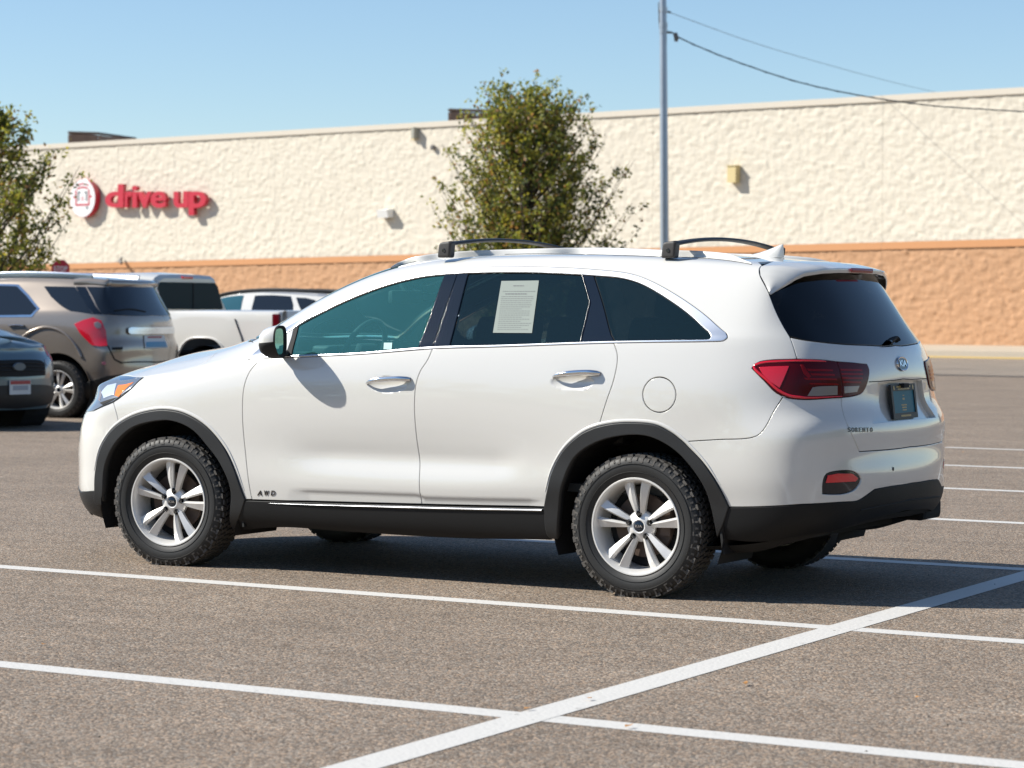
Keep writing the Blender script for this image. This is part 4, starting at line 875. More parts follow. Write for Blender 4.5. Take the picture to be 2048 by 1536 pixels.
    # cross bars
    for (foot, mid, z_) in (((893, 499), (985, 481.5), 0), ((1341, 499), (1425, 479.5), 0)):
        a = on_y(foot[0], foot[1], -.63); c = on_y(mid[0], mid[1], 0.0); xb = a[0]; zt = on_y(foot[0]+15, 488, -.60)[2]; zc = c[2]
        m = MB(); m.tube([(xb, y, zt+(zc-zt)*(1-(y/.60)**2)) for y in np.linspace(-.62, .62, 25)], .034, 12, flat=.30)
        bar = m.build('cross_bar', MAT['clad'], root, 40)
        for sg in (-1, 1):
            m = MB(); zz = a[2]
            poly = [(xb-.042, zz-.042), (xb-.034, zz+.026), (xb-.020, zz+.036), (xb+.030, zz+.042), (xb+.040, zz+.034), (xb+.032, zz-.042)]
            m.prism(poly, sg*.655, sg*.600); ft = m.build('bar_foot', MAT['foot'], bar, 20)
            bm = bmesh.new(); bm.from_mesh(ft.data); bmesh.ops.bevel(bm, geom=bm.edges[:], offset=.013, segments=4, affect='EDGES', profile=.6); bm.to_mesh(ft.data); bm.free(); auto(ft, 40)
            m = MB(); m.lathe([(0, -.003), (.008, -.003), (.010, 0)], 14, Matrix.Translation((xb-.002, sg*.656, zz-.004))); m.build('lock_cover', MAT['nut'], bar)
    # door mirrors
    for sg in (-1, 1):
        c = on_y(562, 683, -1.025); c = Vector((c[0], sg*1.025, c[2])); al = rad(16)
        n = Vector((math.cos(al), -sg*math.sin(al), 0)); t = Vector((-sg*0-math.sin(al)*1.0, -sg*math.cos(al), 0)); t = Vector((0, 0, 1)).cross(n).normalized()*(1)
        up = Vector((0, 0, 1))
        def shp(a, rx, ry):      # rounded oblong
            ca, sa = math.cos(a), math.sin(a); e = .62
            return (abs(ca)**e*math.copysign(1, ca)*rx, abs(sa)**e*math.copysign(1, sa)*ry)
        K = 32; V = []; K = 64; rings_ = [(1.0, 0.0), (1.02, -.010), (1.03, -.028), (.98, -.055), (.88, -.078), (.66, -.098), (.34, -.108), (.02, -.110)]
        for (s_, dd) in rings_:
            for j in range(K):
                a = 2*math.pi*j/K; x, y = shp(a, .100*s_, .081*s_)
                oo = max(0, sg*x/.09); V.append(c+t*x*.92+up*(y*(1-(.55 if y < 0 else .10)*oo**1.6))+n*dd+Vector((0, 0, -.010*(abs(dd)/.11))))
        F = []; mi = []
        for k in range(len(rings_)-1):
            for j in range(K):
                F.append((k*K+j, k*K+(j+1) % K, (k+1)*K+(j+1) % K, (k+1)*K+j)); am = 2*math.pi*(j+.5)/K; s = math.sin(am)
                mi.append(1 if k == 0 else (0 if s > .035 else (2 if s > -.04 and k > 0 else (1 if k < 6 else 0))))
        m = MB(); m.add(V, F); m.mi = mi; hs = m.build('mirror_housing', [W, B, MAT['chrome']], root, 50)
        def rim_(rx, ry, back):
            L_ = []
            for j in range(K):
                x, y = shp(2*math.pi*j/K, rx, ry); oo = max(0, sg*x/.09); L_.append(c+t*x*.92+up*(y*(1-(.55 if y < 0 else .10)*oo**1.6))-n*back)
            return L_
        V = rim_(.099, .080, .001); V2 = rim_(.084, .066, .010); m = MB()
        m.add(V+V2, [(j, (j+1) % K, K+(j+1) % K, K+j) for j in range(K)]); m.build('mirror_bezel', B, hs)
        m = MB(); m.add(V2, [tuple(range(K))]); m.build('mirror_glass', MAT['mirror'], hs)
        m = MB(); b0 = on_y(548, 702, -.93); m.tube([(b0[0]+.03, sg*.88, c.z-.060), (c.x-.05, sg*.95, c.z-.070), (c.x-.06, sg*1.02, c.z-.05)], [.030, .030, .028], 12, flat=.5); m.build('mirror_stalk', B, hs, 50)
    # papers on the glass
    def sheet(nm, q, d, mat, par=root, n=6):
        V = []
        for j in range(n+1):
            for i in range(n+1):
                f, g = i/n, j/n; px = [(q[0][k]*(1-f)+q[1][k]*f)*(1-g)+(q[3][k]*(1-f)+q[2][k]*f)*g for k in (0, 1)]
                P_, n_, _ = find3(S, tuple(px)); V.append(P_+n_*d)
        return from_py(nm, V, [(j*(n+1)+i, j*(n+1)+i+1, (j+1)*(n+1)+i+1, (j+1)*(n+1)+i) for j in range(n) for i in range(n)], mat, par, smooth=True)
    notice = sheet('window_notice', [(1002, 561), (1077, 560), (1063, 665), (985, 664.5)], -.0045, MAT['notice'])
    rng = random.Random(11); m = MB()
    rows = [(570, 1026, 1047, 1.6), (581.5, 1005, 1066, .9), (586, 1010, 1052, 2.0)]+[(592+k*4.1, 1002-k*.5, 1062-k*.45-(rng.random() < .25)*18, .8) for k in range(17)]
    for (y, x0, x1, hh) in rows:
        x = x0
        while x < x1:
            w = rng.uniform(2, 6); P0, n0, _ = find3(S, (x, y)); P1, n1, _ = find3(S, (x+w, y)); P2 = find3(S, (x+w, y+hh))[0]; P3 = find3(S, (x, y+hh))[0]
            m.add([P0-n0*.0038, P1-n0*.0038, P2-n0*.0038, P3-n0*.0038], [(0, 1, 2, 3)]); x += w+1.1
    m.build('notice_print', MAT['ink'], notice)['kind'] = 'stuff'
    sheet('window_sticker', [(767, 684.5), (783.5, 684.5), (782.5, 697.5), (766, 698)], -.0045, MAT['sticker'], n=2)
    # running gear and cabin
    m = MB()
    for cx in (-2.766, 0.012):
        for sg in (-1, 1):
            V = []; N = 28
            for j in range(N+1):
                a = math.pi*(-.12+1.24*j/N)
                for yy in (.905, .52): V.append((cx+.455*math.cos(a), sg*yy, .345+.455*math.sin(a)))
            F = [(2*j, 2*j+1, 2*j+3, 2*j+2) for j in range(N)]
            base = len(V); V += [(cx+.455*math.cos(2*math.pi*j/N), sg*.52, .36+.455*math.sin(2*math.pi*j/N)*(1 if math.sin(2*math.pi*j/N) > 0 else .3)) for j in range(N)]
            F.append(tuple(base+j for j in range(N))); m.add(V, F)
    m.box((-1.39, 0, .36), (1.85, 1.72, .20)); m.box((-3.22, 0, .42), (.55, 1.3, .34)); m.box((-1.4, 0, .42), (4.3, 1.0, .26))
    m.box((-2.78, 0, .52), (1.0, 1.04, .3)); m.box((0, 0, .52), (1.0, 1.04, .3))
    m.build('underbody', MAT['grit'], root)
    us = np.linspace(15.2, 22, 30); E0, n0 = S.point(us, np.full(30, .35)); V = []
    for i in range(30):
        f = min(1, i/6.); inn = np.array([n0[i][0], n0[i][1], 0]); inn /= max(np.linalg.norm(inn), 1e-6)
        dz = .055*f*(1-.25*abs(i-16)/14.)
        V += [E0[i]-inn*.004, E0[i]-inn*.035+np.array([0, 0, -.6*dz]), E0[i]-inn*.11+np.array([0, 0, -dz]), E0[i]-inn*.30+np.array([0, 0, -dz+.01]), E0[i]-inn*.55+np.array([0, 0, .08])]
    V = np.array(V); F = [(i*5+k, i*5+k+1, (i+1)*5+k+1, (i+1)*5+k) for i in range(29) for k in range(4)]; n_ = len(V)
    m = MB(); m.add(np.vstack([V, V*np.array([1, -1, 1.])]), F+[tuple(a+n_ for a in f[::-1]) for f in F]); m.build('rear_undertray', MAT['grit'], root, 60)
    for (x0, sg) in ((-2.305, -1), (-2.305, 1), (.445, -1), (.445, 1)):
        m = MB(); m.box((x0, sg*.81, .35), (.012, .17, .25), M=Matrix.Rotation(rad(-8), 3, 'Y')); m.build('mud_flap', MAT['black'], root)
    m = MB(); m.box((.86, .58, .365), (.16, .26, .11), bev=.03); m.build('exhaust_shield', MAT['grit'], root)
    P('headliner', [[(-1.50, -.50, 1.62), (-.3, -.52, 1.63), (.4, -.50, 1.60)], [(.4, -.5, 1.6), (.45, 0, 1.62)], [(.45, 0, 1.62), (-1.42, 0, 1.64)], [(-1.42, 0, 1.64), (-1.50, -.50, 1.62)]], MAT['interior'], span=True, d=-.045, flange=0)
    m = MB(); m.box((-1.2, 0, .50), (2.6, 1.6, .04)); m.box((.2, 0, .62), (.9, 1.4, .05)); m.build('cabin_floor', MAT['dash'], root)
    m = MB()
    for (x, z, w) in ((-2.42, 1.12, 1.50), (-2.2, 1.135, 1.60), (-2.0, 1.12, 1.62), (-1.90, 1.06, 1.62), (-1.88, .80, 1.60)):
        m.V += [(x, -w/2, z), (x, w/2, z)]
    m.F += [(2*i, 2*i+1, 2*i+3, 2*i+2) for i in range(4)]; m.mi += [0]*4; m.box((-2.02, -.38, 1.14), (.16, .34, .06), bev=.02); m.build('dashboard', MAT['dash'], root, 60)
    c = on_y(726, 700, -.38); m = MB(); Mx = Matrix.Translation((c[0], -.38, c[2]-.02)) @ Matrix.Rotation(rad(-68), 4, 'Y')
    m.tube([Mx @ Vector((.185*math.cos(a), .185*math.sin(a), 0)) for a in np.linspace(0, 2*math.pi, 33)], .015, 10, caps=False); m.box(Mx @ Vector((0, 0, -.01)), (.12, .16, .04), M=Mx.to_3x3(), bev=.01)
    for a in (0, math.pi, -math.pi/2+math.pi): m.box(Mx @ Vector((.0, .10*math.cos(a), -.01)), (.035, .16, .02), M=Mx.to_3x3())
    m.build('steering_wheel', MAT['dash'], root, 50)
    def seat(x, y, w, rec=12):
        m = MB(); m.box((x-.22, y, .78), (.50, w, .16), bev=.05); Mr = Matrix.Rotation(rad(rec), 3, 'Y')
        m.box((x+.06, y, 1.04), (.14, w, .58), M=Mr, bev=.05); s = m.build('seat', MAT['seat'], root, 50)
        for hy in ((y,) if w < .7 else (y-.33, y+.33)):
            h = MB(); h.box((x+.135, hy, 1.40), (.10, .26, .17), M=Mr, bev=.045); h.tube([(x+.12, hy-.06, 1.28), (x+.13, hy-.06, 1.36)], .006, 6); h.tube([(x+.12, hy+.06, 1.28), (x+.13, hy+.06, 1.36)], .006, 6); h.build('headrest', MAT['seat'], s, 50)
    seat(-1.10, -.37, .50); seat(-1.10, .37, .50); seat(-.22, 0, 1.30); seat(.45, 0, 1.10)
    c = on_y(812, 594, 0.02); m = MB(); m.box((c[0], c[1], c[2]), (.035, .25, .072), rz=rad(-12), bev=.016); m.tube([(c[0], c[1], c[2]+.02), (c[0]-.04, c[1], c[2]+.08)], .012, 8); m.build('interior_mirror', MAT['dash'], root, 40)
    for (x, sd, rot) in ((-2.766, -1, 80), (0.012, -1, 92), (-2.766, 1, 40), (0.012, 1, 10)): hero_wheel(root, x, sd, rot)
MAT['notice'] = pbr('notice_paper', (.17, .21, .19), .6)
MAT['sticker'] = pbr('pale_sticker', (.18, .42, .42), .5)
root_hero = empty('parked_car'); tag(root_hero, 'white sport utility car with black roof bars parked across the stall lines in front', 'car')
S_hero = hero_body(root_hero)
hero_details(root_hero, S_hero)
# ------------------------------------------------------------------ ground, markings, building
def asphalt_mat(name, a, b, fine=True):
    m, nt, bs = newmat(name); N, L = nt.nodes, nt.links
    tc = N.new('ShaderNodeTexCoord')
    n1 = N.new('ShaderNodeTexVoronoi'); n1.inputs['Scale'].default_value = 105; n1.feature = 'F1'
    n2 = N.new('ShaderNodeTexNoise'); n2.inputs['Scale'].default_value = 120; n2.inputs['Detail'].default_value = 2
    n3 = N.new('ShaderNodeTexNoise'); n3.inputs['Scale'].default_value = .8; n3.inputs['Detail'].default_value = 6
    n4 = N.new('ShaderNodeTexNoise'); n4.inputs['Scale'].default_value = 7; n4.inputs['Detail'].default_value = 4
    for n in (n1, n2, n3, n4): L.new(tc.outputs['Object'], n.inputs['Vector'])
    cr = N.new('ShaderNodeValToRGB'); e = cr.color_ramp; e.elements[0].position = 0; e.elements[1].position = 1
    e.elements[0].color = (*[c*.55 for c in a], 1); e.elements[1].color = (*[min(1, c*1.6) for c in b], 1)
    for p, c in ((.18, [x*.80 for x in a]), (.45, a), (.62, b), (.86, [x*1.22 for x in b])):
        k = e.elements.new(p); k.color = (*c, 1)
    sep = N.new('ShaderNodeSeparateColor'); L.new(n1.outputs['Color'], sep.inputs[0]); L.new(sep.outputs[0], cr.inputs[0])
    hue = N.new('ShaderNodeMix'); hue.data_type = 'RGBA'; hue.blend_type = 'MULTIPLY'; hue.inputs['Factor'].default_value = 1
    wr = N.new('ShaderNodeMix'); wr.data_type = 'RGBA'; wr.inputs['A'].default_value = (1.12, .97, .84, 1); wr.inputs['B'].default_value = (.90, .99, 1.08, 1)
    L.new(sep.outputs[1], wr.inputs['Factor']); L.new(cr.outputs[0], hue.inputs['A']); L.new(wr.outputs['Result'], hue.inputs['B'])
    def mul(inp, fac, lo, hi):
        r = N.new('ShaderNodeMapRange'); r.inputs['From Min'].default_value = .3; r.inputs['From Max'].default_value = .7; r.inputs['To Min'].default_value = lo; r.inputs['To Max'].default_value = hi
        L.new(fac, r.inputs['Value'])
        x = N.new('ShaderNodeVectorMath'); x.operation = 'SCALE'; L.new(inp, x.inputs[0]); L.new(r.outputs[0], x.inputs['Scale']); return x.outputs[0]
    o = mul(hue.outputs['Result'], n2.outputs['Fac'], .78, 1.22); o = mul(o, n3.outputs['Fac'], .90, 1.10); o = mul(o, n4.outputs['Fac'], .93, 1.07)
    mpv = N.new('ShaderNodeMapping'); mpv.inputs['Scale'].default_value = (.35, 1.6, 1); mpv.inputs['Rotation'].default_value = (0, 0, .5); n5 = N.new('ShaderNodeTexNoise'); n5.inputs['Scale'].default_value = 2.2; n5.inputs['Detail'].default_value = 8; n5.inputs['Roughness'].default_value = .65; L.new(tc.outputs['Object'], mpv.inputs[0]); L.new(mpv.outputs[0], n5.inputs['Vector']); o = mul(o, n5.outputs['Fac'], 1.09, .86)
    L.new(o, bs.inputs['Base Color']); bs.inputs['Roughness'].default_value = .82; bs.inputs['Specular IOR Level'].default_value = .3
    bp = N.new('ShaderNodeBump'); bp.inputs['Strength'].default_value = .9; bp.inputs['Distance'].default_value = .004
    L.new(n1.outputs['Distance'], bp.inputs['Height']); bp.invert = True; L.new(bp.outputs[0], bs.inputs['Normal'])
    return m
MAT['asphalt'] = asphalt_mat('asphalt', (.192, .153, .118), (.264, .215, .168))
MAT['road'] = asphalt_mat('road_asphalt', (.235, .198, .16), (.285, .245, .20))
def paint_mat(name, col, wear=.5):
    m, nt, bs = newmat(name); N, L = nt.nodes, nt.links; tc = N.new('ShaderNodeTexCoord')
    n1 = N.new('ShaderNodeTexVoronoi'); n1.inputs['Scale'].default_value = 62; n2 = N.new('ShaderNodeTexNoise'); n2.inputs['Scale'].default_value = 9; n2.inputs['Detail'].default_value = 6
    for n in (n1, n2): L.new(tc.outputs['Object'], n.inputs['Vector'])
    sep = N.new('ShaderNodeSeparateColor'); L.new(n1.outputs['Color'], sep.inputs[0])
    ad = N.new('ShaderNodeMath'); ad.operation = 'ADD'; L.new(sep.outputs[0], ad.inputs[0]); L.new(n2.outputs['Fac'], ad.inputs[1])
    cr = N.new('ShaderNodeValToRGB'); e = cr.color_ramp; e.elements[0].position = .30*wear; e.elements[0].color = (.22, .2, .18, 1); e.elements[1].position = .48; e.elements[1].color = (*col, 1)
    k = e.elements.new(.30); k.color = (*[c*.88 for c in col], 1)
    mp = N.new('ShaderNodeMath'); mp.operation = 'MULTIPLY'; mp.inputs[1].default_value = .75; L.new(ad.outputs[0], mp.inputs[0]); L.new(mp.outputs[0], cr.inputs[0])
    L.new(cr.outputs[0], bs.inputs['Base Color']); bs.inputs['Roughness'].default_value = .7
    bp = N.new('ShaderNodeBump'); bp.inputs['Strength'].default_value = .4; bp.inputs['Distance'].default_value = .003; L.new(n1.outputs['Distance'], bp.inputs['Height']); bp.invert = True; L.new(bp.outputs[0], bs.inputs['Normal'])
    return m
MAT['line'] = paint_mat('line_paint', (.585, .565, .53), .8)
def sheet_quad(name, pts, z, mat, kind='structure', parent=None):
    o = from_py(name, [(p[0], p[1], z) for p in pts], [tuple(range(len(pts)))], mat, parent)
    if kind: o['kind'] = kind
    return o
sheet_quad('ground', [(-900, -900), (900, -900), (900, 900), (-900, 900)], 0, MAT['asphalt'])
LD = Vector((math.cos(-.0122), math.sin(-.0122), 0)); LN = Vector((-LD.y, LD.x, 0))
mk = empty('road_marking'); mk['kind'] = 'structure'
def line(o, x0, x1, w=.13):
    a, b = LN*o+LD*x0, LN*o+LD*x1
    sheet_quad('stall_line', [a-LN*w/2, b-LN*w/2, b+LN*w/2, a+LN*w/2], .0012, MAT['line'], None, mk)
for o_, x0, x1 in ((-4.246, -16, 12), (-1.475, -16, 12), (1.383, -3.3, 12), (4.217, -3.6, 14), (7.023, -3.6, 16), (9.82, -3.6, 18), (12.63, -3.6, 20), (15.44, -3.6, 22)): line(o_, x0, x1)
for o_, x0, x1 in ((-7.05, -16, 12), (-9.85, -16, 12)): line(o_, x0, x1)
ex = lambda y: 1.278-.0135*y
sheet_quad('end_stripe', [(ex(-14)-.075, -14), (ex(-14)+.075, -14), (ex(17)+.075, 17), (ex(17)-.075, 17)], .0022, MAT['line'], None, mk)

# the store wall
P1 = np.array([-20.20, 64.80]); WD = np.array([-.9843, .1765]); WN = np.array([-.1765, -.9843])
def wpt(s, z, out=0.0):
    p = P1+WD*s+WN*out; return Vector((p[0], p[1], z))
def wall_hit(u, v):
    r = ray(u, v); n = WN; t = ((P1-CAM[:2])@n)/(r[:2]@n); P = CAM+r*t; return (P[:2]-P1)@WD, P[2]
def band_z(s): return 3.64-.0095*s
TOP = 8.32
def stone_mat(name, c1, c2, bump=.6):
    m, nt, bs = newmat(name); N, L = nt.nodes, nt.links; tc = N.new('ShaderNodeTexCoord')
    n1 = N.new('ShaderNodeTexNoise'); n1.inputs['Scale'].default_value = 1.3; n1.inputs['Detail'].default_value = 8
    n2 = N.new('ShaderNodeTexNoise'); n2.inputs['Scale'].default_value = 14; n2.inputs['Detail'].default_value = 6
    for n in (n1, n2): L.new(tc.outputs['Object'], n.inputs['Vector'])
    mx = N.new('ShaderNodeMix'); mx.data_type = 'RGBA'; mx.inputs['A'].default_value = (*c1, 1); mx.inputs['B'].default_value = (*c2, 1)
    ad = N.new('ShaderNodeMath'); ad.operation = 'MULTIPLY_ADD'; ad.inputs[1].default_value = .5; L.new(n2.outputs['Fac'], ad.inputs[0]); 
    hf = N.new('ShaderNodeMath'); hf.operation = 'MULTIPLY'; hf.inputs[1].default_value = .5; L.new(n1.outputs['Fac'], hf.inputs[0]); L.new(hf.outputs[0], ad.inputs[2])
    L.new(ad.outputs[0], mx.inputs['Factor']); L.new(mx.outputs['Result'], bs.inputs['Base Color']); bs.inputs['Roughness'].default_value = .85; bs.inputs['Specular IOR Level'].default_value = .2
    bp = N.new('ShaderNodeBump'); bp.inputs['Strength'].default_value = bump; bp.inputs['Distance'].default_value = .02; L.new(n2.outputs['Fac'], bp.inputs['Height']); L.new(bp.outputs[0], bs.inputs['Normal'])
    return m
MAT['cream'] = stone_mat('cream_stone', (.60, .54, .44), (.71, .652, .55))
MAT['orange'] = stone_mat('orange_stone', (.43, .235, .125), (.55, .335, .20))
MAT['band'] = stone_mat('band_concrete', (.54, .265, .125), (.60, .31, .155), .1)
MAT['coping'] = stone_mat('coping', (.60, .54, .45), (.66, .60, .51), .1)
MAT['concrete'] = stone_mat('concrete', (.42, .36, .28), (.52, .45, .36), .2)
rgn = np.random.RandomState(4)
_cells = rgn.rand(400, 260, 6)
def relief(s, z):
    """split-face formliner: rough tilted stones of uneven size"""
    cw, ch = .28, .145
    X = s/cw; Y = z/ch; jx = np.floor(X).astype(int); jy = np.floor(Y).astype(int)
    d1 = np.full(s.shape, 9.); d2 = d1.copy(); h = np.zeros(s.shape)
    for oy in (-1, 0, 1):
        for ox in (-2, -1, 0, 1, 2):
            i = jx+ox; j = jy+oy; c = _cells[i % 400, j % 260]
            px = (i+.5*(j % 2)+(c[..., 0]-.5)*.8); py = (j+.5+(c[..., 1]-.5)*.55)
            dx, dy = X-px, Y-py; d = np.maximum(np.abs(dx)*.9, np.abs(dy)*1.05)+.25*np.hypot(dx, dy)
            hh = .036*c[..., 2]**2+dx*(c[..., 3]-.5)*.060+dy*(c[..., 4]-.42)*.058
            nr = d < d1
            d2 = np.where(nr, d1, np.minimum(d2, d)); h = np.where(nr, hh, h); d1 = np.where(nr, d, d1)
    e = np.clip((d2-d1)/.10, 0, 1)
    return (h*(.7+.3*e)+.007*e)*.54
def vnoise(s, z, f, seed):
    # value noise
    g = np.random.RandomState(seed).rand(257, 257); x = s*f+500; y = z*f+500; i = np.floor(x).astype(int); j = np.floor(y).astype(int); a = x-i; b = y-j; a = a*a*(3-2*a); b = b*b*(3-2*b)
    q = lambda I, J: g[I % 257, J % 257]
    return (q(i, j)*(1-a)+q(i+1, j)*a)*(1-b)+(q(i, j+1)*(1-a)+q(i+1, j+1)*a)*b
bld = empty('store_building', (P1[0], P1[1], 0)); tag(bld, 'long windowless store building with cream split-face wall above an orange base', 'building')
def lp(v): return Vector(v)-Vector((P1[0], P1[1], 0))
joint0, pitch_ = 5.05, 9.26
for k in range(-3, 12):
    s0, s1 = joint0+pitch_*k+.0035, joint0+pitch_*(k+1)-.0035
    fine = -1 <= k <= 5; dx = .052 if fine else .2
    ns = int((s1-s0)/dx); ss = np.linspace(s0, s1, ns+1)
    V = []; F = []; MI = []
    def zone(z0f, z1f, dz, fn, mi):
        base = len(V); nz = max(1, int(round((z1f(s0)-z0f(s0))/dz)))
        T = np.linspace(0, 1, nz+1); S_, T_2 = np.meshgrid(ss, T); z0 = z0f(S_); z1 = z1f(S_); Z = z0+(z1-z0)*T_2; H = fn(S_, Z)
        X = P1[0]+WD[0]*S_+WN[0]*H-P1[0]; Y = P1[1]+WD[1]*S_+WN[1]*H-P1[1]
        V.extend(np.stack([X.ravel(), Y.ravel(), Z.ravel()], 1).tolist())
        n1 = ns+1
        for j in range(nz):
            for i in range(ns):
                a = base+j*n1+i; F.append((a, a+n1, a+n1+1, a+1)); MI.append(mi)
    full = lambda s, z: relief(s, z)+.020*(vnoise(s, z, 7, 1)-.5)+.012*(vnoise(s, z, 16, 2)-.5)
    zone(lambda s: 0*s+.20, lambda s: band_z(s)-.235, .052, lambda s, z: full(s*1.0+91, z)*1.25, 1)
    zone(lambda s: band_z(s)-.235, lambda s: band_z(s), .12, lambda s, z: 0*s+.055, 2)
    zone(lambda s: band_z(s), lambda s: 0*s+TOP-.20, .052, full, 0)
    o = from_py('wall_panel', V, F, [MAT['cream'], MAT['orange'], MAT['band']], bld, mi=MI)
    auto(o, 40)
m = MB()
s_a, s_b = joint0-3*pitch_, joint0+12*pitch_
def sbox(m, s0, s1, z0, z1, o0, o1, mi=0, tr=lp):
    V = [tr(wpt(s, z, o)) for o in (o0, o1) for (s, z) in ((s0, z0), (s1, z0), (s1, z1), (s0, z1))]
    m.add(V, [(0, 1, 2, 3), (4, 7, 6, 5), (0, 4, 5, 1), (1, 5, 6, 2), (2, 6, 7, 3), (3, 7, 4, 0)], mi)
m = MB(); sbox(m, s_a, s_b, TOP-.20, TOP, -.35, .07); m.build('coping', MAT['coping'], bld)
m = MB(); sbox(m, s_a, s_b, .1, TOP-.3, -.30, -.06); sbox(m, s_a, s_b, .1, TOP-.45, -26, -.31); m.build('wall_core', MAT['concrete'], bld)
# pavement and kerb in front of the wall
def strip(name, o0, z0, o1, z1, mat, s0=-60, s1=110):
    V = [wpt(s0, z0, o0), wpt(s1, z0, o0), wpt(s1, z1, o1), wpt(s0, z1, o1)]
    o = from_py(name, V, [(0, 1, 2, 3)], mat); o['kind'] = 'structure'; return o
strip('pavement', -.1, .315, 4.85, .20, MAT['concrete'])
m = MB(); sbox(m, -60, 110, .0, .203, 4.85, 5.0, tr=lambda v: v); kb = m.build('kerb', MAT['concrete']); kb['kind'] = 'structure'
m = MB(); sbox(m, -60, 110, .004, .05, 5.0, 5.008, tr=lambda v: v); m.build('yellow_line', pbr('yellow_paint', (.60, .42, .14), .6), kb)
rd = sheet_quad('road', [wpt(-60, 0, 5.0), wpt(110, 0, 5.0), wpt(110, 0, 22.5), wpt(-60, 0, 22.5)], .004, MAT['road'])
sheet_quad('road_seam', [wpt(-60, 0, 22.6), wpt(110, 0, 22.6), wpt(110, 0, 23.2), wpt(-60, 0, 23.2)], .004, pbr('tar_seam', (.045, .042, .04), .7))

# sign on the wall
MAT['sign_red'] = pbr('sign_red', (.50, .008, .030), .35, coat=.3)
MAT['sign_white'] = pbr('sign_white', (.78, .78, .78), .4)
MAT['sign_grey'] = pbr('sign_grey', (.10, .11, .12), .5)
sg = empty('wall_sign', wpt(*wall_hit(300, 395))); tag(sg, 'red raised letters reading drive up beside a round white disc picturing a car', 'sign')
sc0 = Vector(sg.location)
Rw, Uw = Vector((-WD[0], -WD[1], 0)), Vector((0, 0, 1))      # reading direction runs left to right in view
OUT = Vector((WN[0], WN[1], 0))
def wl(u, v): s, z = wall_hit(u, v); return wpt(s, z)-sc0
chars = [('d', 222, 260), ('r', 262, 276), ('i', 276, 287), ('v', 286, 316), ('e', 313, 345), ('u', 359, 389), ('p', 389, 425)]
for ch, u0, u1 in chars:
    a, b = wl(u0, 412), wl(u1, 412); w = (b-a).length
    c = (wl(u0, 414)+wl(u1, 414))/2
    cu = bpy.data.curves.new('sign_letter', 'FONT'); cu.body = ch; cu.size = 1.28; cu.extrude = .085; cu.offset = .034; cu.align_x = 'CENTER'; cu.resolution_u = 4; cu.bevel_depth = 0
    t = bpy.data.objects.new('t', cu); COL.objects.link(t); bpy.context.view_layer.update()
    me = bpy.data.meshes.new_from_object(t.evaluated_get(bpy.context.evaluated_depsgraph_get())); bpy.data.objects.remove(t); bpy.data.curves.remove(cu)
    me.materials.clear(); xs = [v.co.x for v in me.vertices]; cx = (max(xs)+min(xs))/2; sx = (w*.97)/(max(xs)-min(xs))
    for v in me.vertices:
        p = c+Rw*((v.co.x-cx)*sx)+Uw*(v.co.y*1.02)+OUT*(.26+v.co.z); v.co = p
    link('sign_letter', me, sg, [MAT['sign_red']])
dc = wl(178, 397); Md = Matrix(((Rw.x, OUT.x*-1, 0, 0), (Rw.y, OUT.y*-1, 0, 0), (0, 0, 1, 0), (0, 0, 0, 1)))
Mt = Matrix.Translation(dc) @ Md
m = MB(); m.lathe([(0, -.06), (.79, -.06), (.81, -.09), (.81, -.34), (.79, -.35)], 56, Mt); d_ = m.build('sign_disc', MAT['sign_red'], sg, 40)
m = MB(); m.lathe([(0, -.352), (.79, -.352)], 56, Mt); m.build('disc_face', MAT['sign_white'], d_)
def arcband(m, cx, cz, r0, r1, a0, a1, n=14, sx=1):
    P_ = [(cx+sx*r1*math.cos(rad(a0+(a1-a0)*k/n)), cz+r1*math.sin(rad(a0+(a1-a0)*k/n))) for k in range(n+1)]+[(cx+sx*r0*math.cos(rad(a1-(a1-a0)*k/n)), cz+r0*math.sin(rad(a1-(a1-a0)*k/n))) for k in range(n+1)]
    n2 = len(P_); V = [Mt @ Vector((x, -.358, z)) for x, z in P_]; m.add(V, [(k, k+1, n2-2-k, n2-1-k) for k in range(n)])
def bar(m, x0, x1, z0, z1): m.add([Mt @ Vector((x, -.358, z)) for x, z in ((x0, z0), (x1, z0), (x1, z1), (x0, z1))], [(0, 1, 2, 3)])
m = MB(); arcband(m, 0, -.35, .92, .98, 66, 114); m.build('disc_picture', MAT['sign_red'], d_)
m = MB(); arcband(m, 0, -.52, .94, 1.01, 70, 110); bar(m, -.46, -.37, -.30, .36); bar(m, .37, .46, -.30, .36); bar(m, -.40, .40, -.32, -.24); bar(m, -.60, -.46, .02, .10); bar(m, .46, .60, .02, .10); m.build('disc_picture', MAT['sign_red'], d_)
m = MB(); arcband(m, 0, -.02, .055, .085, 0, 360, 20); m.build('disc_picture', MAT['sign_red'], d_)
m = MB()
for sx in (-1, 1):
    bar(m, min(sx*.14, sx*.30), max(sx*.14, sx*.30), .20, .28); bar(m, min(sx*.22, sx*.30), max(sx*.22, sx*.30), -.12, .20)
bar(m, .22, .36, -.46, -.36)
m.build('disc_picture', MAT['sign_grey'], d_)

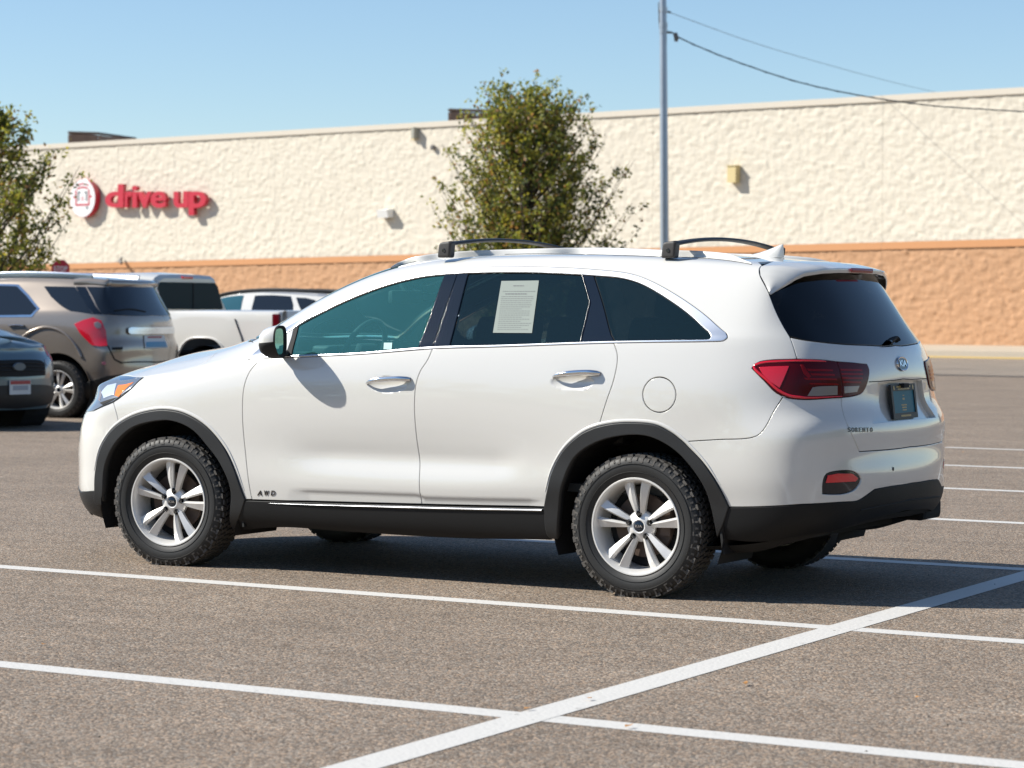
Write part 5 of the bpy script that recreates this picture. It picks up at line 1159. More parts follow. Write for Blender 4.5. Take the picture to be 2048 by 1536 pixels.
# lamps and boxes on the wall
MAT['fix_white'] = pbr('white_housing', (.80, .80, .78), .4); MAT['fix_tan'] = pbr('tan_housing', (.62, .50, .25), .5); MAT['fix_grey'] = pbr('grey_metal', (.16, .15, .14), .5)
s, z = wall_hit(779, 427); o = MB()
V = [wpt(s+a, z+b, c) for (a, b, c) in ((.30, .17, .04), (-.25, .17, .04), (-.25, -.16, .04), (.30, -.16, .04), (.28, .12, .42), (-.23, .12, .42), (-.25, -.17, .34), (.30, -.17, .34))]
o.add(V, [(0, 1, 2, 3), (4, 7, 6, 5), (0, 4, 5, 1), (1, 5, 6, 2), (2, 6, 7, 3), (3, 7, 4, 0)]); w = o.build('wall_lamp', MAT['fix_white']); tag(w, 'white box-shaped lamp on the cream wall left of the middle tree', 'wall lamp')
m = MB(); m.add([wpt(s+a, z-.19, b) for a, b in ((-.20, .06), (.22, .06), (.22, .30), (-.20, .30))], [(0, 1, 2, 3)]); m.build('lamp_lens', MAT['clear_lamp'], w)
s, z = wall_hit(1472, 349); m = MB(); sbox(m, s-.19, s+.15, z-.28, z+.27, .03, .30, tr=lambda v: v); w = m.build('junction_box', MAT['fix_tan']); tag(w, 'tan upright box on the cream wall right of the tall pole', 'box')
m = MB(); sbox(m, s-.205, s+.165, z+.27, z+.30, .03, .33, tr=lambda v: v); m.build('box_lid', MAT['fix_tan'], w)
s, z = wall_hit(832, 266); m = MB(); sbox(m, s-.02, s+.11, z-.25, z+.18, .02, .14, tr=lambda v: v); w = m.build('wall_camera', MAT['fix_tan']); tag(w, 'small beige bracket with grey camera just under the wall top', 'camera')
m = MB(); sbox(m, s-.16, s-.02, z-.22, z+.20, .05, .30, tr=lambda v: v); m.build('camera_body', pbr('bracket_grey', (.35, .34, .28), .5), w)
s, z = wall_hit(869, 295); m = MB(); m.box(wpt(s, z, .10), (.14, .14, .18), bev=.03); w = m.build('wall_sensor', MAT['fix_grey']); tag(w, 'tiny grey sensor on the cream wall below the camera bracket', 'sensor')
s, z = wall_hit(251, 522); m = MB(); m.tube([wpt(s+.12, z+.14, .1), wpt(s, z, .30), wpt(s-.14, z-.10, .34)], [.04, .09, .07], 10); w = m.build('wall_spout', MAT['fix_grey'], None, 40); tag(w, 'small dark spout above the orange base near the left end', 'spout')

# plant screens on the roof
def screen(u0, u1, u2, v0, D, h, lab, deep):
    a = at_depth(u0, v0, D); b = at_depth(u1, v0, D+.5); c = at_depth(u2, v0+9, D+deep); zt = a[2]
    r = empty('roof_screen', (a[0], a[1], zt-h)); tag(r, lab, 'roof unit')
    pts = [Vector((q[0]-a[0], q[1]-a[1], 0)) for q in (a, b, c)]; pts.append(pts[0]+pts[2]-pts[1])
    for i in range(4):
        p, q = pts[i], pts[(i+1) % 4]; n = max(1, int((q-p).length/.8))
        for k in range(n):
            A, B_ = p+(q-p)*(k+.03)/n, p+(q-p)*(k+.97)/n; o_ = (q-p).normalized().cross(Vector((0, 0, 1)))*.04
            V = [A, B_, B_+Vector((0, 0, h-.08)), A+Vector((0, 0, h-.08)), A+o_, B_+o_, B_+o_+Vector((0, 0, h-.08)), A+o_+Vector((0, 0, h-.08))]
            from_py('screen_panel', V, [(0, 1, 2, 3), (4, 5, 6, 7), (0, 1, 5, 4), (1, 2, 6, 5), (2, 3, 7, 6), (3, 0, 4, 7)], MAT['screen'], r)
    m = MB()
    for i in range(4): p, q = pts[i], pts[(i+1) % 4]; m.tube([p+Vector((0, 0, h)), q+Vector((0, 0, h))], .06, 4)
    m.build('screen_rail', MAT['screen_rail'], r)
MAT['screen'] = pbr('brown_panel', (.20, .125, .09), .6, var=.35, vscale=3); MAT['screen_rail'] = pbr('brown_rail', (.13, .09, .07), .6)
screen(137, 197, 272, 265, 115, 1.6, 'brown panelled screen on the roof above the drive up sign', 4.0)
screen(898, 1010, 1050, 220, 97, 1.2, 'brown panelled screen on the roof behind the middle tree', 4.0)

# pole and cables
MAT['galv'] = pbr('galvanised_pole', (.42, .44, .47), .35, metal=.75, var=.15, vscale=3)
b = at_depth(1330, 619, 60); t = at_depth(1326, -30, 60)
pr = empty('utility_pole', (b[0], b[1], 0)); tag(pr, 'tall grey metal pole with two cables, in front of the store wall', 'pole')
lean = Vector((t[0]-b[0], t[1]-b[1], 0))/(t[2]-b[2])
def pz(z): return Vector((0, 0, z))+lean*(z-b[2])
m = MB(); m.tube([pz(0), pz(4), pz(t[2]), pz(t[2]+2.5)], [.115, .100, .080, .07], 14); m.build('pole_shaft', MAT['galv'], pr, 50)
def rel(u, v, D): q = at_depth(u, v, D); return Vector((q[0]-b[0], q[1]-b[1], q[2]))
for v, nm in ((20, 'pole_band'), (62, 'pole_band'), (50, 'pole_band')):
    q = rel(1327, v, 60); m = MB(); m.tube([q-Vector((0, 0, .06)), q+Vector((0, 0, .06))], .098, 14); m.build(nm, MAT['galv'], pr, 50)
m = MB(); m.tube([rel(1327, 22, 60), rel(1342, 25, 60)], .025, 6); m.tube([rel(1327, 22, 60), rel(1317, 22, 60)], .03, 6); m.build('cable_bracket', MAT['fix_grey'], pr)
m = MB(); m.tube([rel(1327, 64, 60), rel(1343, 65, 60)], .03, 6); m.build('cable_bracket', MAT['fix_grey'], pr)
m = MB(); m.tube([rel(1317, 5, 60), rel(1318, 40, 60), rel(1320, 62, 60)], .012, 6); m.tube([rel(1343, 65, 60), rel(1350, 68, 60)], .02, 6); m.tube([rel(1350, 66, 60), rel(1353, 76, 60), rel(1352, 83, 60)], [.05, .06, .04], 8); m.build('insulator', MAT['fix_grey'], pr, 40)
def cable(pts, r, lab, tw=False):
    P_ = [at_depth(u, v, D) for u, v, D in pts]; P_ = smooth_path(P_, step=.6)
    m = MB(); m.tube([Vector(p) for p in P_], r, 6)
    if tw:
        V = [Vector(p)+Vector((0, .7, .7))*r*1.2*math.sin(i*1.9)+Vector((.7, 0, .4))*r*1.2*math.cos(i*1.9) for i, p in enumerate(smooth_path(P_, step=.22))]; m.tube(V, r*.6, 5)
    o = m.build('cable', pbr('cable_sheath', (.06, .075, .085), .6), None, 60); tag(o, lab, 'cable', 'cables from the pole')
cable([(1355, 74, 60), (1420, 103, 60), (1500, 133, 60), (1600, 165, 60), (1715, 190, 60), (1850, 210, 60), (1960, 218, 60), (2100, 225, 60), (2300, 222, 60)], .015, 'thick twisted cable sagging from the pole across the store wall', True)
cable([(1342, 26, 60), (1500, 83, 68), (1650, 128, 78), (1800, 168, 90), (1900, 190, 98), (2100, 225, 110)], .007, 'thin upper cable from the pole passing behind the wall top')

# stop sign
q = at_depth(121, 538, 70); st = empty('stop_sign', (q[0], q[1], 0)); tag(st, 'red octagonal stop sign behind the tan parked car', 'stop sign')
m = MB(); m.tube([(0, .03, 0), (0, .03, q[2])], .025, 8); m.build('sign_post', MAT['galv'], st)
Ms = Matrix.Translation((0, 0, q[2])) @ Matrix.Rotation(rad(30), 4, 'Z')
m = MB(); m.prism([(.27*math.cos(rad(22.5+45*k)), .27*math.sin(rad(22.5+45*k))) for k in range(8)], -.004, .004, Ms); m.build('sign_plate', MAT['sign_red'], st)
text_obj('sign_text', 'STOP', .19, MAT['sign_white'], st, Ms @ Vector((0, -.007, 0)), Ms.to_3x3() @ Vector((1, 0, 0)), (0, 0, 1), .001, .38, .004)

# loose grit on the car park
rng = random.Random(21); m = MB()
for i in range(420):
    x, y = rng.uniform(-9, 8), rng.uniform(-8, 9); r_ = rng.uniform(.002, .006)*(1.6 if rng.random() < .08 else 1); a = rng.uniform(0, 6.3)
    P_ = [(x+r_*math.cos(a+k*1.57)*rng.uniform(.7, 1.3), y+r_*math.sin(a+k*1.57)*rng.uniform(.7, 1.3), .001) for k in range(4)]+[(x, y, r_*1.1)]
    m.add(P_, [(0, 1, 4), (1, 2, 4), (2, 3, 4), (3, 0, 4)])
g_ = m.build('grit', pbr('dark_grit', (.07, .06, .05), .9)); g_['kind'] = 'stuff'; g_['label'] = 'scattered dark grit and small stones on the asphalt'
# ------------------------------------------------------------------ trees
def leafmat(name, c):
    m, nt, b_ = newmat(name); b_.inputs['Base Color'].default_value = (*c, 1); b_.inputs['Roughness'].default_value = .55
    N, L = nt.nodes, nt.links; tr = N.new('ShaderNodeBsdfTranslucent'); tr.inputs[0].default_value = (c[0]*1.5, c[1]*1.5, c[2]*.8, 1)
    mx = N.new('ShaderNodeMixShader'); mx.inputs[0].default_value = .42; out = N['Material Output']
    L.new(b_.outputs[0], mx.inputs[1]); L.new(tr.outputs[0], mx.inputs[2]); L.new(mx.outputs[0], out.inputs[0]); return m
LEAF = [leafmat('leaf_olive', (.36, .33, .065)), leafmat('leaf_green', (.23, .255, .055)), leafmat('leaf_dark', (.085, .11, .035)), leafmat('leaf_rust', (.36, .19, .08)), leafmat('leaf_yellow', (.42, .36, .08))]
MAT['bark'] = pbr('bark', (.07, .055, .045), .9, bump=.8, bscale=40)
def tree(base, env, z0, z1, nl, lab, seed, leaf=.075, per=9, lean=0.0, weights=(.36, .30, .16, .10, .08)):
    """env(z, angle) -> crown radius; limbs rise from the trunk to tips spread through the crown"""
    rng = random.Random(seed); r = empty('tree', base); tag(r, lab, 'tree')
    m = MB(); H = z1-.5
    tk = [Vector((0, 0, 0))]+[Vector((rng.uniform(-.06, .06), rng.uniform(-.06, .06), H*k/8)) for k in range(1, 9)]
    m.tube(tk, [.11, .10, .09, .08, .07, .055, .04, .03, .015], 8)
    LV = []; LF = []; LM = []
    for i in range(nl):
        f = (i+.5)/nl; z = z0+(z1-z0)*(f**.85); a = i*2.39996+rng.uniform(-.5, .5); R = env(z, a)
        rr = R*math.sqrt(rng.uniform(.30, 1.0))
        tip = Vector((rr*math.cos(a), rr*math.sin(a), z+rng.uniform(-.15, .15)))
        h0 = max(z0*.55, z-rr*rng.uniform(.9, 1.6)); h0 = min(h0, H*.95)
        st_ = Vector((0, 0, h0)); mid = st_.lerp(tip, .5)+Vector((0, 0, -.12*rr))
        br = [st_, st_.lerp(mid, .5)+Vector((rng.uniform(-.05, .05), rng.uniform(-.05, .05), 0)), mid, mid.lerp(tip, .5), tip]
        m.tube(br, [.022, .017, .012, .008, .004], 5, caps=False)
        ntw = 7
        for k in range(ntw):
            t = .35+.65*(k+rng.random())/ntw; q = br[min(3, int(t*4))].lerp(br[min(4, int(t*4)+1)], t*4-int(t*4)) if t < 1 else tip
            dr = Vector((rng.gauss(0, 1), rng.gauss(0, 1), rng.gauss(.6, .8))).normalized(); ln = rng.uniform(.15, .42)
            e = q+dr*ln
            dark = rng.random() < .25
            for j in range(per):
                c = q.lerp(e, rng.random())+Vector((rng.gauss(0, .06), rng.gauss(0, .06), rng.gauss(0, .06)))
                n = Vector((rng.gauss(0, 1), rng.gauss(0, 1), rng.gauss(.5, 1))).normalized(); u = n.orthogonal().normalized(); u.rotate(Matrix.Rotation(rng.uniform(0, 6.28), 3, n)); w = n.cross(u)
                sz = leaf*rng.uniform(.6, 1.25); b0 = len(LV)
                LV += [c-u*sz*.5, c+w*sz*.30-n*sz*.08, c+u*sz*.5, c-w*sz*.30-n*sz*.08]; LF.append((b0, b0+1, b0+2, b0+3))
                x = rng.random(); acc = 0; mi = 0
                for q_, wt in enumerate(weights):
                    acc += wt
                    if x < acc: mi = q_; break
                if dark: mi = 2 if x < .7 else mi
                LM.append(mi)
    m.build('trunk', MAT['bark'], r, 60)
    o = from_py('crown', LV, LF, LEAF, r, mi=LM); o['kind'] = 'stuff'
    return r
def env_mid(z, a):
    # broad low crown that narrows to several leaders
    t = (z-1.6)/(6.3-1.6)
    R = np.interp(t, [0, .15, .38, .6, .78, .9, 1.0], [2.0, 2.1, 2.05, 1.92, 1.68, 1.3, .65]); return float(R*(1+.16*math.sin(3*a+1)+.10*math.sin(5*a)))
q = at_depth(1056, 619, 55); tree((q[0], q[1], 0), env_mid, 1.6, 6.2, 340, 'broad olive green tree rising behind the white car roof, in front of the wall', 3, leaf=.10, per=13)
def env_left(z, a):
    t = (z-1.9)/(5.2-1.9); R = np.interp(t, [0, .2, .45, .7, .9, 1.0], [.9, 1.55, 1.55, 1.0, .5, .15]); return float(R*(1+.25*math.sin(3*a+.5)+.12*math.sin(7*a)))
q = at_depth(-14, 619, 45); tree((q[0], q[1], 0), env_left, 1.9, 4.95, 95, 'loose green tree cut by the left edge, behind the tan car', 9, leaf=.095, per=16)
# woodland beyond the car park on the camera's side (shows only in reflections)
def woods(name, pts, h, seed):
    V = []; F = []; rng = random.Random(seed); n = 0
    for (x, y) in pts:
        for k in range(120):
            c = Vector((x+rng.gauss(0, 4), y+rng.gauss(0, 4), rng.uniform(.5, h*rng.uniform(.6, 1)))); nrm = Vector((rng.gauss(0, 1), rng.gauss(0, 1), rng.gauss(0, 1))).normalized(); u = nrm.orthogonal().normalized(); w = nrm.cross(u); s_ = rng.uniform(.6, 1.5)
            V += [c-u*s_, c+w*s_, c+u*s_, c-w*s_]; F.append((n, n+1, n+2, n+3)); n += 4
    o = from_py(name, V, F, LEAF[1]); o['kind'] = 'stuff'; o['label'] = 'far dark green woodland beyond the car park'; return o
woods('woodland', [(8+75*math.cos(rad(a)), -12+75*math.sin(rad(a))) for a in range(-150, 48, 6)]+[(8+62*math.cos(rad(a)), -12+62*math.sin(rad(a))) for a in range(-34, 44, 2)], 15, 2)
# ------------------------------------------------------------------ cars parked behind
MAT['tan_paint'] = pbr('tan_paint', (.34, .285, .235), .25, metal=.45, coat=1.0)
MAT['slate_paint'] = pbr('slate_paint', (.12, .18, .21), .30, metal=.3, coat=1.0)
MAT['dark_glass'] = pbr('dark_glass', (.012, .016, .022), .05, coat=.6)
MAT['teal_glass'] = pbr('teal_glass', (.03, .10, .13), .06, coat=.6)
MAT['cab_glass'] = pbr('cab_glass', (.008, .026, .034), .3, spec=.12); MAT['plate_white'] = pbr('plate_white', (.62, .66, .68), .4); MAT['plate_blue'] = pbr('plate_blue', (.06, .28, .48), .4); MAT['plate_red'] = pbr('plate_red', (.40, .05, .05), .4)
def rot4(T, rz):
    c, s_ = math.cos(rz), math.sin(rz); return np.array([[c, -s_, 0, T[0]], [s_, c, 0, T[1]], [0, 0, 1, T[2]], [0, 0, 0, 1.]])
def shell(S, root, mat, arches=True, name='body'):
    K, R = S.K-1, S.R-1
    holes = []
    if arches:
        for cx in S.wheels:
            holes.append([[(cx+.44*math.cos(t), -.93, .36+.44*math.sin(t)) for t in np.linspace(0, 2*math.pi, 21)]])
    f = S.find
    def find(p): return (float(p[1]), float(p[2])) if p[0] == 'uv' else f(p)
    S.find = find
    o = panel(S, name, [[('uv', 0, .02), ('uv', K, .02)], [('uv', K, .02), ('uv', K, R)], [('uv', K, R), ('uv', 0, R)], [('uv', 0, R), ('uv', 0, .02)]], mat, root, span=True, holes=holes, gap=0, edge=.002, depth=.02, flange=0, h=.055, step=.05)
    S.find = f; return o
def over(S, root, nm, pts, mat, d=.005, side=-1, h=.05):
    segs = [[a, b] for a, b in zip(pts, pts[1:]+pts[:1])]
    return panel(S, nm, segs, mat, root, d=d, gap=0, edge=.002, depth=.004, flange=0, h=h, step=.04, side=side)
def arc_well(root, cx, sg):
    m = MB(); m.lathe([(.46, -.02), (.46, .35), (0, .35)], 24, Matrix.Translation((cx, sg*.88, .36)) @ Matrix.Rotation(math.pi if sg > 0 else 0, 4, 'Z')); m.build('wheel_well', MAT['black'], root)
wheel_src = [o for o in root_hero.children if o.name.startswith('wheel') and 'arch' not in o.name and 'well' not in o.name][:2]
def copy_wheel(parent, x, sg, scale=1.0, mat=None):
    src = wheel_src[0]; w = src.copy(); COL.objects.link(w); w.parent = parent; w.location = (x, sg*.815, .336*scale); w.rotation_euler = (0, 0, math.pi if sg > 0 else 0); w.scale = (scale,)*3
    for ch in src.children:
        if ch.name.split('.')[0] in ('tread', 'rim', 'hub_cap', 'brake_disc', 'backing_plate'):
            c = ch.copy(); COL.objects.link(c); c.parent = w
    return w

# tan sport utility car
def tan_car():
    net = hero_net()*np.array([.97, .97, 1.065]); x = net[:, :, 0]; x[x > .2] = .2+(x[x > .2]-.2)*.84
    T = np.array([-15.08, 13.60, 0]); rz = rad(9); S = Surf(net, M=rot4(T, rz)); S.wheels = (-2.70, 0.0)
    r = empty('parked_car', T, rz); tag(r, 'tan sport utility car with red tail lamps and chrome roof rail at far left', 'car', 'cars parked in the row behind')
    shell(S, r, MAT['tan_paint'])
    G, CH, R_ = MAT['dark_glass'], MAT['chrome'], MAT['red_lamp']
    over(S, r, 'side_window', [(88, 573), (150, 574), (168, 601), (185.7, 628), (141, 622), (119, 609), (102.5, 594)], G)
    over(S, r, 'rear_pillar', [(151, 573.5), (171, 573.5), (205, 628.5), (187, 628)], MAT['gloss_black'], .004)
    SP = lambda nm, pts, mat, d: panel(S, nm, [[a, b] for a, b in zip(pts, pts[1:])]+[[pts[-1], pts[0]]], mat, r, d=d, gap=0, edge=.002, depth=.004, flange=0, h=.05, step=.04, span=True)
    SP('rear_glass', [('c', 571.5), (173, 573.5), (189, 601), (205, 628.5), ('c', 631)], G, .005)
    over(S, r, 'window_trim', [(-30, 569), (37, 569), (58, 590), (80, 617), (64, 634), (-30, 635)], CH, .004)
    over(S, r, 'side_window', [(-30, 573), (34, 573), (54, 593), (74, 617), (61.5, 630), (-30, 631)], G, .007)
    over(S, r, 'tail_lamp', [(149, 648), (168, 640), (187, 635), (203, 641.6), (212, 662), (215, 692), (200, 693), (184.5, 690.6), (164, 671)], R_, .012)
    over(S, r, 'lamp_lens', [(189, 646), (196, 643), (203, 648), (202, 656), (194, 657), (189, 652)], MAT['clear_lamp'], .016)
    SP('chrome_bar', [('c', 654.5), (260, 654.5), (254, 657), (254, 665), (258, 668.5), ('c', 668)], MAT['satin'], .03)
    over(S, r, 'tail_lamp', [(149, 648), (168, 640), (187, 635), (203, 641.6), (212, 662), (215, 692), (200, 693), (184.5, 690.6), (164, 671)], R_, .012, side=1); over(S, r, 'tail_lamp', [(203, 641.6), (224, 645), (229, 690), (215, 692)], R_, .010, side=1)
    m = MB()
    SP('licence_plate', [('c', 670.5), (287, 671), (288.5, 697), ('c', 696.5)], MAT['plate_white'], .012)
    SP('plate_print', [('c', 684), (290, 684.5), (290.5, 695), ('c', 694.5)], MAT['plate_blue'], .015)
    SP('plate_print', [('c', 672.5), (294, 673), (294, 676.5), ('c', 676)], MAT['plate_red'], .015)
    SP('tailgate_seam', [(214, 691), (217, 691), (230, 718), (243, 724), ('c', 723), ('c', 725.5), (241, 727), (228, 720)], MAT['black'], .003)
    over(S, r, 'badge', [(223, 695), (245, 694), (245, 699), (224, 700)], MAT['black'], .006)
    SP('bumper_cladding', [(148, 775), (215, 752), ('c', 748), ('c', 840), (240, 850), (150, 850)], MAT['clad'], .006)
    over(S, r, 'rear_reflector', [(204, 724), (211, 723.5), (212, 729), (205, 729.5)], pbr('pink_reflector', (.6, .2, .25), .3), .009)
    for sg in (-1, 1):
        ribbon(S, 'roof_rail', [(-1.6, -.60, 1.72), (-.9, -.60, 1.76), (0, -.60, 1.75), (.30, -.58, 1.72)], [.01, .022, .022, .02], [.01, .022, .022, .02], .075, MAT['satin'], r, side=sg)
    SP('high_brake_lamp', [('c', 568.5), (262, 568.5), (262, 571), ('c', 571)], pbr('dark_brake_lamp', (.12, .01, .01), .2), .03)
    [ribbon(S, 'spoiler', [(150, 564), (200, 564), ('c', 568)], .05, .05, .035, MAT['tan_paint'], r, side=q_) for q_ in (-1, 1)]; ribbon(S, 'wiper', [(228, 622), (260, 619), (290, 624)], .008, .008, .02, MAT['black'], r)
    ribbon(S, 'door_handle', [(19, 652), (34, 650.5), (49, 652)], .012, .012, .03, CH, r)
    ribbon(S, 'arch_flange', [(38, 680), (60, 664), (86, 655), (108, 657), (130, 668), (150, 690), (163, 714)], .02, .02, .02, MAT['tan_paint'], r)
    m = MB(); m.box((-1.3, 0, .38), (4.0, 1.45, .25)); m.build('underbody', MAT['grit'], r)
    for cx in S.wheels:
        for sg in (-1, 1): arc_well(r, cx, sg); w = copy_wheel(r, cx, sg, 1.03)
tan_car()

# pale crossover beyond the pickup
def far_car():
    net = hero_net()*np.array([.97, .96, 1.0])
    rz = rad(7); c, s_ = math.cos(rz), math.sin(rz); g = at_depth(497, 604, 41); q = (-1.06, -.70); T = np.array([g[0]-(c*q[0]-s_*q[1]), g[1]-(s_*q[0]+c*q[1]), 0.0])
    S = Surf(net, M=rot4(T, rz)); S.wheels = (-2.70, 0.0)
    r = empty('parked_car', T, rz); tag(r, 'pale silver crossover with black roof rails, half hidden beyond the white pickup bed', 'car', 'cars parked in the row behind')
    shell(S, r, MAT['white'])
    G = MAT['teal_glass']
    over(S, r, 'side_window', [(427, 602), (455, 594), (488, 591), (484, 606), (480, 628), (423, 630)], G)
    over(S, r, 'side_window', [(510, 591.5), (545, 590.5), (581.7, 592.7), (586.5, 609), (586, 628), (501, 628)], MAT['dark_glass'])
    over(S, r, 'side_window', [(592, 595), (612, 596), (629, 600), (646, 612), (655, 622), (604, 624), (598, 612)], MAT['dark_glass'])
    for sg in (-1, 1):
        ribbon(S, 'roof_rail', [(-1.75, -.58, 1.55), (-1.3, -.585, 1.60), (-.6, -.585, 1.63), (.1, -.585, 1.61), (.42, -.57, 1.58)], [.008, .02, .02, .02, .01], [.008, .02, .02, .02, .01], .06, MAT['clad'], r, side=sg)
    over(S, r, 'grey_roof_side', [(447, 588), (480, 579), (545, 576), (600, 578), (655, 585), (655, 594), (600, 589), (545, 586.5), (480, 588)], pbr('silver_paint', (.36, .38, .42), .3, metal=.4, coat=1), .003)
    for cx in S.wheels:
        for sg in (-1, 1): arc_well(r, cx, sg); copy_wheel(r, cx, sg, 1.0)
far_car()

# dark car facing the camera at the left edge, built from the same pressed panels turned round
def dark_car():
    net = hero_net()*np.array([.94, .96, .99])
    rz = rad(173); c, s_ = math.cos(rz), math.sin(rz); g = at_depth(34, 727, 28.3); q = (-3.48, 0); T = np.array([g[0]-(c*q[0]-s_*q[1]), g[1]-(s_*q[0]+c*q[1]), 0.0])
    S = Surf(net, M=rot4(T, rz)); S.wheels = (-2.61, 0.0)
    r = empty('parked_car', T, rz); tag(r, 'dark blue grey car with black grille facing the camera at the left edge', 'car', 'cars parked in the row behind')
    shell(S, r, MAT['slate_paint'])
    P = lambda nm, segs, mat, **k: panel(S, nm, segs, mat, r, span=True, gap=0, edge=.003, depth=.01, flange=0, h=.04, step=.04, **k)
    x0 = -3.5
    P('grille', [[(x0, 0, .80), (x0, -.42, .80), (x0, -.50, .76)], [(x0, -.50, .76), (x0, -.46, .60)], [(x0, -.46, .60), (x0, 0, .585)], [(x0, 0, .585), (x0, 0, .80)]], MAT['black'], d=.008)
    P('lower_grille', [[(x0, 0, .50), (x0, -.55, .48), (-3.3, -.72, .44)], [(-3.3, -.72, .44), (-3.3, -.75, .24)], [(-3.3, -.75, .24), (x0, 0, .22)], [(x0, 0, .22), (x0, 0, .50)]], MAT['clad'], d=.006)
    for z in (.655, .70, .745):
        for sg in (-1, 1): ribbon(S, 'grille_bar', [(x0, 0, z), (x0, -.25, z), (x0, -.44, z)], .006, .006, .012, MAT['clad'], r, d=.008, side=sg)
    for sg in (-1, 1):
        panel(S, 'head_lamp', [[(x0, -.52, .83), (-3.35, -.72, .86), (-3.1, -.82, .90)], [(-3.1, -.82, .90), (-3.2, -.80, .78), (x0, -.54, .72)], [(x0, -.54, .72), (x0, -.52, .83)]], MAT['head'], r, gap=0, depth=.01, flange=0, h=.04, step=.04, side=sg, d=.006)
    m = MB(); K = 20; m.add([(x0-.03, .085*math.cos(a), .70+.042*math.sin(a)) for a in np.linspace(0, 2*math.pi, K+1)[:-1]]+[(x0-.012, .092*math.cos(a), .70+.048*math.sin(a)) for a in np.linspace(0, 2*math.pi, K+1)[:-1]], [tuple(range(K))]+[(j, (j+1) % K, K+(j+1) % K, K+j) for j in range(K)]); m.build('grille_emblem', pbr('dull_emblem', (.12, .14, .16), .4, metal=.5), r)
    m = MB(); m.box((x0-.03, 0, .47), (.012, .305, .155)); p = m.build('licence_plate', MAT['plate_white'], r)
    m = MB(); m.box((x0-.038, 0, .525), (.004, .29, .04)); m.build('plate_print', MAT['plate_red'], p)
    m = MB(); m.box((x0-.038, 0, .465), (.004, .22, .05)); m.build('plate_print', pbr('plate_grey', (.32, .36, .42), .5), p)
    P('windscreen', [[(-2.22, -.66, 1.22), (-2.0, -.60, 1.34), (-1.74, -.59, 1.48), (-1.46, -.55, 1.56)], [(-1.46, -.55, 1.56), (-1.38, 0, 1.62)], [(-1.38, 0, 1.62), (-2.48, 0, 1.21)], [(-2.48, 0, 1.21), (-2.42, -.35, 1.20), (-2.22, -.66, 1.22)]], MAT['dark_glass'], d=.005)
    for sg in (-1, 1):
        for q_ in ([(-1.95, -.82, 1.19), (-1.62, -.74, 1.38), (-1.15, -.71, 1.50), (-1.02, -.84, 1.22)], [(-.94, -.84, 1.22), (-1.05, -.71, 1.50), (-.45, -.69, 1.51), (-.25, -.83, 1.25)], [(-.15, -.83, 1.25), (-.35, -.69, 1.51), (.05, -.70, 1.45), (.36, -.78, 1.27)]):
            over(S, r, 'side_window', q_, MAT['dark_glass'], .005, side=sg)
    m = MB(); m.box((-1.3, 0, .36), (3.0, 1.35, .25)); m.build('underbody', MAT['grit'], r)
    for cx in S.wheels:
        for sg in (-1, 1): arc_well(r, cx, sg); copy_wheel(r, cx, sg, .98)
dark_car()

